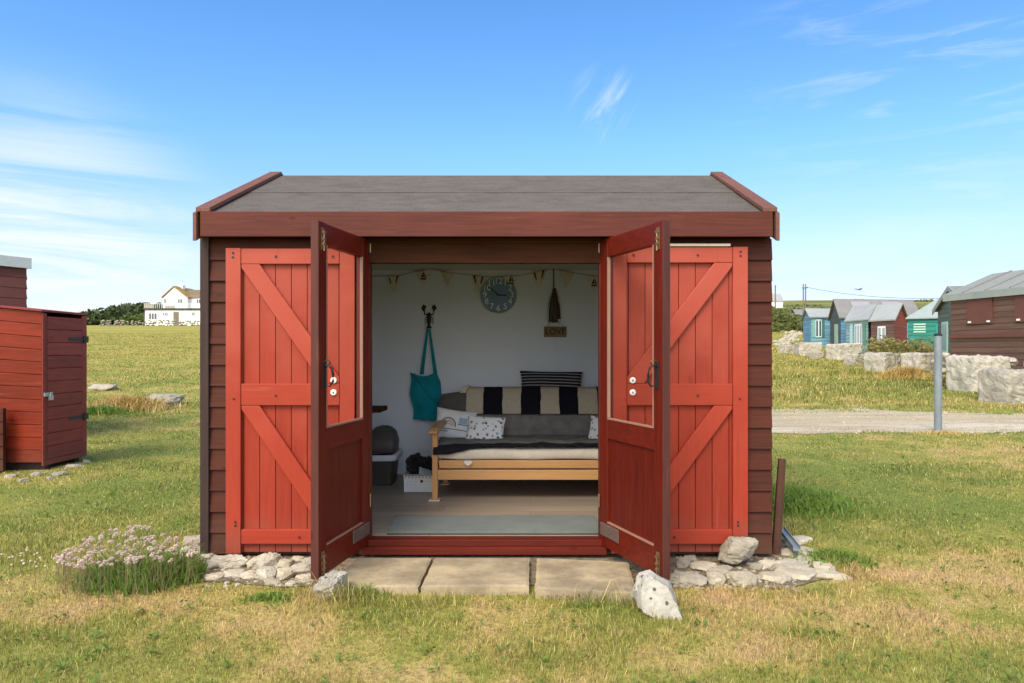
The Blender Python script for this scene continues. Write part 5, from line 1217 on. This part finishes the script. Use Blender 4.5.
for i in range(170):
    f = rr.random(); px = 800-16*f+rr.gauss(0, 5); py = 322+24*f; q = G(px, py); s = rr.uniform(.10, .34); lump(w, (q.x, q.y, q.z+s*.2), s, s*.8, s*.5, i, .4, 1)
tag(w.build('spoil_rubble', M['lime']), 'pale stone rubble spilling down the bank left of the blue huts', kind='stuff')

# ------------------------------------------------------------------ huts on the right
def hut_box(name, label, corner, dirA, LA, LB, H, rise, matA, matB, roofm, ridge='A', over=.15, group='beach huts along the track', hip=False):
    """corner = nearest ground corner; A runs one way, B is A turned clockwise away from us"""
    A = Vector((*dirA, 0)).normalized(); B = Vector((-A.y, A.x, 0))
    if B.y < 0: B = -B
    c = Vector(corner); e = empty(name, tuple(c), label, 'hut', group); UP = Vector((0, 0, 1)); zb = -.25
    P = lambda a, b_, z: c+A*a+B*b_+UP*z
    tk = .06
    w = MB(); w.prism([P(0, 0, zb), P(LA, 0, zb), P(LA, 0, H), P(0, 0, H)], B*tk); w.build('front_wall', matA, e)
    w = MB(); w.prism([P(0, LB-tk, zb), P(LA, LB-tk, zb), P(LA, LB-tk, H), P(0, LB-tk, H)], B*tk); w.build('back_wall', matA, e)
    for a0 in (0, LA-tk):
        w = MB(); poly = [P(a0, tk+.001, zb), P(a0, LB-tk-.001, zb), P(a0, LB-tk-.001, H)]+([P(a0, LB/2, H+rise)] if (ridge == 'A' and not hip) else [])+[P(a0, tk+.001, H)]; w.prism(poly, A*tk); w.build('end_wall', matB, e)
    w = MB(); o_ = over; th_ = .07
    if hip:
        hb = [P(-o_, -o_, H), P(LA+o_, -o_, H), P(LA+o_, LB+o_, H), P(-o_, LB+o_, H)]; rd = [P(LA*.45, LB/2, H+rise), P(LA*.55, LB/2, H+rise)]
        w.add(hb+[q-UP*.06 for q in hb]+rd, [(0, 1, 9, 8), (1, 2, 9), (2, 3, 8, 9), (3, 0, 8), (4, 7, 6, 5), (0, 4, 5, 1), (1, 5, 6, 2), (2, 6, 7, 3), (3, 7, 4, 0)])
    elif ridge == 'A':
        k_ = rise/(LB/2)
        for s0, s1 in ((-o_, LB/2), (LB+o_, LB/2)):
            zz = H-o_*k_
            w.prism([P(-o_, s0, zz+.005), P(-o_, s1, H+rise+.005), P(-o_, s1, H+rise+th_), P(-o_, s0, zz+th_)], A*(LA+2*o_))
    else:
        k_ = rise/(LA/2); w2_ = MB()
        for s0, s1 in ((-o_, LA/2), (LA+o_, LA/2)):
            zz = H-o_*k_
            w.prism([P(s0, -o_, zz+.005), P(s1, -o_, H+rise+.005), P(s1, -o_, H+rise+th_), P(s0, -o_, zz+th_)], B*(LB+2*o_))
        for b0 in (.002, LB-tk-.002):
            w2_.prism([P(0.03, b0, H), P(LA-.03, b0, H), P(LA/2, b0, H+rise-.03)], B*tk)
        w2_.build('gable', matA, e)
    w.build('roof', roofm, e)
    def panel(nm, a0, a1, z0, z1, mat, face='A', out=.03, parent=None):
        w = MB()
        if face == 'A': w.prism([P(a0, -out, z0), P(a1, -out, z0), P(a1, -out, z1), P(a0, -out, z1)], B*(out-.003))
        else: w.prism([P(-out, a0, z0), P(-out, a1, z0), P(-out, a1, z1), P(-out, a0, z1)], A*(out-.003))
        return w.build(nm, mat, parent or e)
    def window(a0, a1, z0, z1, fm_, n=2, face='A', glass=dgl):
        f = panel('window', a0, a1, z0, z1, fm_, face, .05); d = (a1-a0)/n
        for i in range(n):
            pa, pb = a0+i*d+.07, a0+(i+1)*d-.07
            w = MB()
            if face == 'A': w.prism([P(pa, -.056, z0+.08), P(pb, -.056, z0+.08), P(pb, -.056, z1-.08), P(pa, -.056, z1-.08)], B*.005)
            else: w.prism([P(-.056, pa, z0+.08), P(-.056, pb, z0+.08), P(-.056, pb, z1-.08), P(-.056, pa, z1-.08)], A*.005)
            w.build('pane', glass, f)
    return e, P, panel, window
def boarded(name, col, pitch=.16):
    """distant horizontal boarding"""
    m, t, b = newmat(name); o = t.obj(); sp = t.n('ShaderNodeSeparateXYZ'); t.link(t.geo('Position'), sp.inputs[0])
    f = t.math('FRACT', t.math('DIVIDE', sp.outputs[2], pitch)); ln = t.mrange(f, .0, .24, 1, 0); nn = t.noise(t.mapping(o, (.4, .4, 5)), 2, 5, .7); row = t.n('ShaderNodeTexWhiteNoise', noise_dimensions='1D'); t.put(row.inputs['W'], t.math('FLOOR', t.math('DIVIDE', sp.outputs[2], pitch)))
    c = t.mix(t.mrange(nn, .35, .7), col, tuple(v*.65 for v in col)); h = t.n('ShaderNodeHueSaturation'); t.put(h.inputs['Color'], c); t.put(h.inputs['Value'], t.math('ADD', t.math('MULTIPLY', row.outputs[0], .3), .85))
    t.put(b.inputs['Base Color'], t.mix(t.math('MULTIPLY', ln, .95), h.outputs[0], tuple(v*.25 for v in col))); b.inputs['Roughness'].default_value = .65; t.put(b.inputs['Normal'], t.bump(f, .8, .03)); return m
felt_g = simple('grey_green_felt', (.235, .24, .215), .9, var=.2, scale=1.5); felt_d = simple('grey_roof', (.20, .19, .175), .9, var=.25, scale=1.2); felt_l = simple('pale_blue_grey_roof', (.31, .32, .30), .85, var=.18, scale=1.2); felt_t = simple('teal_grey_roof', (.27, .32, .30), .85, var=.15)
greenf = simple('pale_green_frame', (.42, .58, .46), .6); 
# big brown hut, long wall facing the track
A0 = Vector((14.75, 24.3, 0)); dA = Vector((.51, -2.9, 0)).normalized(); LA = 8.5
br_ = boarded('brown_boarding', (.17, .088, .062), .19)
c = A0+dA*0; zb = T(15, 22)
e = empty('brown_hut', (c.x, c.y-3, zb), 'large dark brown boarded hut with grey green ribbed roof at the right edge', 'hut', 'beach huts along the track')
B_ = Vector((-dA.y, dA.x, 0)); B_ = B_ if B_.x > 0 else -B_; UP = Vector((0, 0, 1)); H_ = 3.16; RS = .74; WB = 3.7
P = lambda a, b_, z: c+dA*a+B_*b_+UP*z
w = MB(); w.prism([P(0, 0, -.1), P(LA, 0, -.1), P(LA, 0, H_), P(0, 0, H_)], B_*.06); w.build('front_wall', br_, e)
w = MB(); w.prism([P(0, WB, -.1), P(LA, WB, -.1), P(LA, WB, H_), P(0, WB, H_)], B_*.06); w.build('back_wall', br_, e)
for a in (0.001, LA-.061):
    w = MB(); w.prism([P(a, .061, -.1), P(a, WB-.001, -.1), P(a, WB-.001, H_), P(a, WB/2, H_+RS), P(a, .061, H_)], dA*.06); w.build('end_wall', br_, e)
w = MB()
for s0, s1 in ((-.12, WB/2), (WB+.18, WB/2)):
    w.prism([P(-.2, s0, H_-.05), P(-.2, s1, H_+RS+.01), P(-.2, s1, H_+RS+.08), P(-.2, s0, H_+.03)], dA*(LA+.4))
rf = w.build('roof', felt_g, e)
w = MB()
for i in range(9):
    a = .6+i*.95; w.prism([P(a, -.1, H_+.035), P(a, WB/2, H_+RS+.085), P(a, WB/2, H_+RS+.12), P(a, -.1, H_+.07)], dA*.05)
w.build('batten', felt_d, rf)
w = MB(); w.prism([P(-.22, -.13, H_-.20), P(LA, -.13, H_-.20), P(LA, -.13, H_+.03), P(-.22, -.13, H_+.03)], B_*.03); w.build('fascia', simple('grey_green_fascia', (.27, .30, .27), .8, var=.2, scale=3), e)
bp = wood('brown_panel', (.15, .062, .045), (.11, .045, .034), axis=2, worn=.3, worncol=(.2, .12, .1))
for a0, a1 in ((.75, 1.8), (2.65, 3.75), (4.6, 5.7)):
    w = MB(); w.prism([P(a0, -.05, 2.12), P(a1, -.05, 2.12), P(a1, -.05, 2.98), P(a0, -.05, 2.98)], B_*.045); s_ = w.build('shutter', bp, e)
    w = MB()
    for q in (a0+.08, a1-.2): w.prism([P(q, -.07, 2.16), P(q+.12, -.07, 2.16), P(q+.12, -.07, 2.22), P(q, -.07, 2.22)], B_*.018)
    w.build('catch', wfr, s_)
w = MB(); w.prism([P(-.02, -.07, 1.66), P(LA, -.07, 1.66), P(LA, -.07, 1.78), P(-.02, -.07, 1.78)], B_*.065); w.build('ledge', bp, e)
# grey green gable hut
ga, gb = Vector((16.5, 26.0, 0)), Vector((17.95, 30.5, 0)); d = (gb-ga); LAg = d.length
gg = boarded('grey_green_boarding', (.12, .15, .135), .2)
zq = T(17, 28)
def gable_hut(name, label, c, A, LA, LB, H, rise, mwall, mroof, trim):
    A = A.normalized(); B = Vector((A.y, -A.x, 0)); B = B if B.x > 0 else -B
    e = empty(name, tuple(c), label, 'hut', 'beach huts along the track'); P = lambda a, b_, z: c+A*a+B*b_+UP*z
    w = MB(); w.prism([P(0, 0, -.3), P(LA, 0, -.3), P(LA, 0, H), P(LA/2, 0, H+rise), P(0, 0, H)], B*.06); w.build('gable_wall', mwall, e)
    w = MB(); w.prism([P(0, LB, -.3), P(LA, LB, -.3), P(LA, LB, H), P(LA/2, LB, H+rise), P(0, LB, H)], B*.06); w.build('gable_wall', mwall, e)
    for a in (.001, LA-.061): w = MB(); w.prism([P(a, .061, -.3), P(a, LB-.001, -.3), P(a, LB-.001, H), P(a, .061, H)], A*.06); w.build('side_wall', mwall, e)
    w = MB(); wt = MB()
    for s0, s1 in ((-.2, LA/2), (LA+.2, LA/2)):
        zz = H-.2*rise/(LA/2); w.prism([P(s0, -.15, zz+.01), P(s1, -.15, H+rise+.01), P(s1, -.15, H+rise+.09), P(s0, -.15, zz+.09)], B*(LB+.3))
        wt.prism([P(s0, -.185, zz-.12), P(s1, -.185, H+rise-.1), P(s1, -.185, H+rise+.1), P(s0, -.185, zz+.1)], B*.03)
    w.build('roof', mroof, e); wt.build('bargeboard', trim, e)
    return e, P, A, B
e, P, A, B = gable_hut('grey_hut', 'grey green hut with pale gable trim beside the large brown hut', Vector((ga.x, ga.y, zq)), d, LAg, 4.0, 2.75, .78, gg, felt_d, felt_l)
w = MB(); w.prism([P(3.0, -.05, .9), P(3.9, -.05, .9), P(3.9, -.05, 2.2), P(3.0, -.05, 2.2)], B*.045); f = w.build('window', greenf, e)
w = MB(); w.prism([P(3.12, -.056, 1.0), P(3.78, -.056, 1.0), P(3.78, -.056, 2.1), P(3.12, -.056, 2.1)], B*.005); w.build('pane', simple('green_blind', (.24, .36, .30), .4), f)
# green hut
q = G(908, 372); Yq = 36.0; x0, x1 = at(908, 0, Yq).x, at(942, 0, Yq).x; zq = T((x0+x1)/2, Yq)
teal_b = boarded('teal_boarding', (.025, .26, .20), .22)
e, P, panel, window = hut_box('green_hut', 'small sea green hut with teal grey hipped roof', (x0, Yq, zq), (.87, -.49), 3.0, 2.6, at(0, 318, Yq).z-zq, 1.05, teal_b, teal_b, felt_t, hip=True, over=.12)
for i in range(4): panel('louvre', .25, .80, 1.55+i*.13, 1.62+i*.13, greenf)
panel('door', 1.25, 2.05, -.05, 1.95, simple('sea_green_door', (.03, .24, .19), .6))
# brown and red hut
Yq = 41.0; cr = at(894, 0, Yq); zq = T(cr.x, Yq); Hh = at(0, 319, Yq).z-zq
brw = boarded('chocolate_boarding', (.17, .095, .075), .2); redw = boarded('red_gable_boarding', (.27, .035, .02), .2)
lb_ = boarded('pale_teal_boarding', (.30, .47, .47), .22); bl = boarded('sky_blue_boarding', (.16, .36, .56), .2); blv = boarded('light_blue_boarding', (.20, .44, .56), .24); dgr = boarded('slate_boarding', (.085, .10, .10), .2)
dw = Vector((at(873, 0, 43.2).x-cr.x, 43.2-Yq, 0)); 
e, P, panel, window = hut_box('brown_red_hut', 'brown fronted hut with white window and red side wall', (cr.x, Yq, zq), (-dw.x, -dw.y), .01, .01, .01, .01, brw, redw, felt_l) if False else (None,)*4
def corner_hut(name, label, c, A, LA, B, LB, H, rise, mA, mB, mroof, over=.18):
    """A = long eaves side, B = gable side; both leave the nearest corner"""
    A = A.normalized(); B = B.normalized(); e = empty(name, tuple(c), label, 'hut', 'beach huts along the track'); P = lambda a, b_, z: Vector(c)+A*a+B*b_+UP*z; tk = .06
    for b0, nm in ((0, 'front_wall'), (LB-tk, 'back_wall')):
        w = MB(); w.prism([P(0, b0, -.4), P(LA, b0, -.4), P(LA, b0, H), P(0, b0, H)], B*tk); w.build(nm, mA, e)
    for a0 in (0.001, LA-tk-.001):
        w = MB(); w.prism([P(a0, tk+.001, -.4), P(a0, LB-tk-.001, -.4), P(a0, LB-tk-.001, H), P(a0, LB/2, H+rise), P(a0, tk+.001, H)], A*tk); w.build('gable_wall', mB, e)
    w = MB(); k_ = rise/(LB/2)
    for s0, s1 in ((-over, LB/2), (LB+over, LB/2)): w.prism([P(-over, s0, H-over*k_+.01), P(-over, s1, H+rise+.01), P(-over, s1, H+rise+.09), P(-over, s0, H-over*k_+.09)], A*(LA+2*over))
    rf = w.build('roof', mroof, e)
    def panel(nm, a0, a1, z0, z1, mat, face='A', out=.04, parent=None):
        w = MB()
        if face == 'A': w.prism([P(a0, -out, z0), P(a1, -out, z0), P(a1, -out, z1), P(a0, -out, z1)], B*(out-.003))
        else: w.prism([P(-out, a0, z0), P(-out, a1, z0), P(-out, a1, z1), P(-out, a0, z1)], A*(out-.003))
        return w.build(nm, mat, parent or e)
    return e, P, panel, rf
def win(panel, a0, a1, z0, z1, n=2, face='A', fr_=None, gl=None):
    f = panel('window', a0, a1, z0, z1, fr_ or wfr, face, .05); d = (a1-a0)/n
    for i in range(n): panel('pane', a0+i*d+.06, a0+(i+1)*d-.06, z0+.1, z1-.1, gl or dgl, face, .058, f)
A_ = Vector((at(871, 0, 42.8).x-cr.x, 42.8-Yq, 0)); LAe = A_.length; Bd = Vector((at(909, 0, 44.0).x-cr.x, 44.0-Yq, 0))
e, P, panel, rf = corner_hut('brown_red_hut', 'brown fronted hut with white window and red side wall', (cr.x, Yq, zq), A_, LAe, Bd, 3.4, Hh, .95, brw, redw, felt_l)
win(panel, .65, 1.3, .75, 2.0, 2, gl=simple('pale_glass', (.30, .34, .36), .1))
# pale teal hut adjoining
c2 = Vector((cr.x, Yq, 0))+A_.normalized()*(LAe+.25); c2.z = T(c2.x, c2.y); A2 = Vector((at(846, 0, 46).x-c2.x, 46-c2.y, 0))
e, P, panel, rf = corner_hut('pale_teal_hut', 'pale teal hut with white windows left of the brown and red hut', tuple(c2), A2, A2.length, Bd, 3.6, at(0, 319, c2.y).z-c2.z, .95, lb_, lb_, felt_l)
win(panel, .75, 1.75, .8, 2.15, 3, gl=simple('pale_glass_blue', (.34, .42, .46), .1)); panel('shutter', .30, .62, .8, 2.15, simple('green_shutter', (.10, .26, .18), .6)); panel('shutter', 2.0, 2.4, .8, 2.15, simple('aqua_shutter', (.42, .60, .62), .6))
# slate gable and blue front hut
Yq = 49.0; c3 = at(841, 0, Yq); z3 = T(c3.x, Yq); A3 = Vector((1, .16, 0)); B3 = Vector((at(830, 0, 53).x-c3.x, 53-Yq, 0))
e, P, panel, rf = corner_hut('slate_blue_hut', 'hut with sky blue front, dark slate gable and two skylights', (c3.x, Yq, z3), A3, 6.2, B3, B3.length, at(0, 317, Yq).z-z3, 1.35, bl, dgr, felt_d)
panel('door', .55, 1.3, -.05, 2.0, simple('blue_door', (.14, .32, .52), .6)); win(panel, 1.0, 2.2, .7, 2.1, 1, 'B', simple('green_gable_frame', (.36, .55, .42), .6), simple('green_pane', (.30, .48, .38), .4))
for a0 in (1.1, 3.6):
    w = MB(); LBv = B3.length; k_ = 1.35/(LBv/2); H3 = at(0, 317, Yq).z-z3; b0, b1 = LBv*.26, LBv*.40
    w.prism([P(a0, b0, H3+b0*k_+.1), P(a0, b1, H3+b1*k_+.1), P(a0, b1, H3+b1*k_+.16), P(a0, b0, H3+b0*k_+.16)], A3.normalized()*1.5); w.build('skylight', simple('skylight_glass', (.32, .30, .31), .2), rf)
# light blue hut at the far left of the row
Yq = 54.0; c4 = at(811, 0, Yq); z4 = T(c4.x, Yq); A4 = Vector((at(829, 0, 53.0).x-c4.x, -.4, 0)); A4 = Vector((1, .05, 0)); B4 = Vector((at(808, 0, 57).x-c4.x, 58-Yq, 0))
e, P, panel, rf = corner_hut('light_blue_hut', 'light blue boarded hut at the left end of the row', (c4.x, Yq, z4), A4, 1.75, B4, B4.length, at(0, 317, Yq).z-z4, .7, blv, bl, felt_l)
win(panel, .35, .85, .8, 2.2, 2, 'A', simple('pale_frame', (.55, .68, .66), .6)); panel('shutter', .12, .33, .8, 2.2, simple('aqua_panel', (.20, .42, .36), .6)); panel('shutter', .88, 1.08, .8, 2.2, simple('dark_green_panel', (.06, .16, .13), .6))
# low dark shed beyond, house on the hill, poles, cable, bird
q = at(812, 320, 95); z5 = T(q.x, 95)
e, P, panel, rf = corner_hut('low_shed', 'low dark roofed shed behind the light blue hut', (at(824, 0, 95).x, 95, z5), Vector((-1, .1, 0)), 3.6, Vector((.1, 1, 0)), 3.0, max(1.2, at(0, 317, 95).z-z5), .7, dgr, dgr, felt_d); e['group'] = 'distant buildings'
q = at(777, 300, 170); z6 = T(q.x, 170)
e, P, panel, rf = corner_hut('hill_house', 'pale house roof showing on the hill beside the brown hut edge', (at(783, 0, 170).x, 170, z6), Vector((-1, .05, 0)), 7, Vector((.05, 1, 0)), 5.0, max(1.6, at(0, 301, 170).z-z6), 1.9, render_w, render_w, felt_l); e['group'] = 'distant buildings'
polem = wood('pole_timber', (.22, .18, .14), (.15, .12, .09), axis=2)
Pt = []
for px, yt, yb, Yp, lab in ((803.3, 284, 313, 78, 'left pole of the close pair of telegraph poles above the huts'), (805.6, 284, 313, 80, 'right pole of the close pair of telegraph poles above the huts'), (775.3, 285, 303, 165, 'far dark telegraph pole beside the hill house')):
    x = (px-VX)*Yp/FPX; z0 = T(x, Yp); zt = at(0, yt, Yp).z; w = MB(); w.tube([(x, Yp, z0-.3), (x, Yp, zt)], [.09*Yp/80, .07*Yp/80], 10)
    e = empty('telegraph_pole', (x, Yp, z0), lab, 'telegraph pole', 'telegraph poles on the hill'); w.build('pole', polem, e)
    w = MB(); w.box(x-.22, x+.22, Yp-.2, Yp-.14, zt-.5, zt-.4); w.build('crossbar', polem, e); Pt.append(Vector((x, Yp-.2, zt-.38)))
b_ = Vector((44, 62, at(0, 292, 62).z)); w = MB(); a = Pt[1]
w.tube([a.lerp(b_, i/24)-UP*(.9*4*(i/24)*(1-i/24)) for i in range(25)], .02, 4, cap=False); tag(w.build('overhead_cable', M['black'], origin=tuple(a)), 'thin overhead cable running right from the telegraph poles', 'cable')
q = at(859, 289.5, 60); w = MB(); lump(w, (0, 0, 0), .24, .07, .07, 3, .05, 2)
gull = empty('gull', tuple(q), 'small gull gliding in the sky above the huts', 'bird'); WM[gull.name] = Matrix()
w.tube([(-.18, 0, .0), (-.34, 0, .0)], [.05, .015], 6); w.tube([(.2, 0, .01), (.3, 0, .02), (.36, 0, .01)], [.05, .045, .01], 6); gm2 = simple('gull_grey', (.25, .26, .28), .8); w.build('body', gm2, gull, smooth=True)
for sg in (-1, 1): w = MB(); w.prism([(.08, sg*.04, .03), (-.10, sg*.04, .03), (-.06, sg*.35, .10), (-.12, sg*.62, .07), (.02, sg*.36, .11)], (0, 0, .012)); w.build('wing', gm2, gull)
gull.rotation_euler = (0, 0, R(20))

# ------------------------------------------------------------------ sky, sun, camera
EL, AZ = R(48), R(24)            # sun behind the camera, to the left
sd_ = Vector((-math.sin(AZ)*math.cos(EL), -math.cos(AZ)*math.cos(EL), math.sin(EL)))
wo = bpy.data.worlds.new('World'); S.world = wo; wo.use_nodes = True; t = NT(wo.node_tree)
for n_ in list(t.N): t.N.remove(n_)
sk = t.n('ShaderNodeTexSky', sky_type='NISHITA'); sk.sun_disc = False; sk.sun_elevation = EL; sk.sun_rotation = math.atan2(sd_.x, sd_.y); sk.air_density = 1.0; sk.dust_density = .4; sk.ozone_density = 1.4
dv = t.n('ShaderNodeTexCoord').outputs['Generated']
sp = t.n('ShaderNodeSeparateXYZ'); t.link(dv, sp.inputs[0])
zc = t.math('ADD', t.math('MAXIMUM', sp.outputs[2], 0), .12)
pv = t.n('ShaderNodeCombineXYZ'); t.put(pv.inputs[0], t.math('DIVIDE', sp.outputs[0], zc)); t.put(pv.inputs[1], t.math('DIVIDE', sp.outputs[1], zc))
def spot(px, py, r0, r1):
    d = Vector(((px-VX)/FPX, 1, (HY-py)/FPX)).normalized(); return t.mrange(t.vmath('DISTANCE', dv, tuple(d)), r1, r0)
def wisp(vec, rot, sx, sy, scale, lo, hi):
    return t.mrange(t.noise(t.mapping(vec, (sx, sy, 1), rot=(0, 0, rot)), scale, 7, .62, .8), lo, hi)
cl = t.math('MULTIPLY', wisp(pv.outputs[0], .2, .45, 2.0, 1.1, .58, .9), .06)
el_ = sp.outputs[2]
low = t.math('MULTIPLY', t.mrange(el_, .26, .02), wisp(t.mapping(dv, (1.4, 1.4, 9)), 0, 1, 1, 1.5, .32, .70))
band = t.math('MULTIPLY', spot(40, 250, .04, .24), wisp(t.mapping(dv, (1.3, 1.3, 12)), 0, 1, 1, 1.7, .34, .66))
w1 = t.math('MULTIPLY', spot(606, 106, .008, .062), wisp(t.mapping(dv, (1, 1, 1), rot=(0, R(-38), 0)), 0, 9, 4, 3.5, .42, .72))
w2 = t.math('MULTIPLY', spot(930, 60, .05, .28), wisp(t.mapping(dv, (2, 2, 14), rot=(0, R(12), 0)), 0, 1, 1, 2.6, .47, .70))
tot = t.math('ADD', t.math('ADD', t.math('MULTIPLY', low, .50), t.mrange(el_, .30, -.02, 0, .42)), cl); tot = t.math('ADD', tot, t.math('MULTIPLY', band, .8)); tot = t.math('ADD', tot, t.math('MULTIPLY', w1, .75)); tot = t.math('ADD', tot, t.math('MULTIPLY', w2, .25))
tot = t.math('MINIMUM', tot, .92)
skc = t.mix(1.0, sk.outputs[0], (.98, 1.13, 1.36), 'MULTIPLY')
skc = t.mix(1.0, skc, t.ramp(el_, [(.0, (.56, .545, .61)), (.10, (.62, .635, .73)), (.28, (.66, .84, .94)), (.46, (.53, .79, .87))]), 'MULTIPLY')
colr = t.mix(tot, skc, (4.4, 4.75, 4.95))
rear_fill = t.math('MULTIPLY', t.math('MULTIPLY', t.mrange(sp.outputs[1], .05, -.45), t.mrange(sp.outputs[0], .55, -.25, .38, 1)), t.mrange(t.noise(t.mapping(dv, (1, 1, 1.6)), 2.2, 6, .6), .36, .56))  # unseen bright cloud behind the camera, added to fill the shaded sides
colr = t.mix(t.math('MULTIPLY', rear_fill, .95), colr, (17.5, 16.5, 14.8))
bgd = t.n('ShaderNodeBackground'); t.put(bgd.inputs[0], colr); bgd.inputs[1].default_value = .10
wout = t.n('ShaderNodeOutputWorld'); t.link(bgd.outputs[0], wout.inputs[0])
sl = bpy.data.lights.new('sun', 'SUN'); sl.energy = 1.55; sl.angle = R(24); sl.color = (1, .91, .77); so = bpy.data.objects.new('sun', sl); COL.objects.link(so); so.rotation_euler = (-sd_).to_track_quat('-Z', 'Y').to_euler(); so.location = (-4, -6, 9)
cd = bpy.data.cameras.new('camera'); co_ = bpy.data.objects.new('camera', cd); COL.objects.link(co_); S.camera = co_
co_.location = (0, 0, EYE); co_.rotation_euler = (R(90), 0, 0); cd.sensor_width = 36; cd.lens = FPX/1024*36; cd.shift_x = -18/1024; cd.shift_y = 8.5/1024; cd.clip_start = .05; cd.clip_end = 6000
S.view_settings.view_transform = 'Standard'; S.view_settings.look = 'None'; S.view_settings.exposure = 1.14; S.view_settings.gamma = 1; S.view_settings.use_curve_mapping = False
S.render.engine = 'CYCLES'; S.cycles.max_bounces = 8; S.cycles.use_denoising = True; S.cycles.transparent_max_bounces = 12
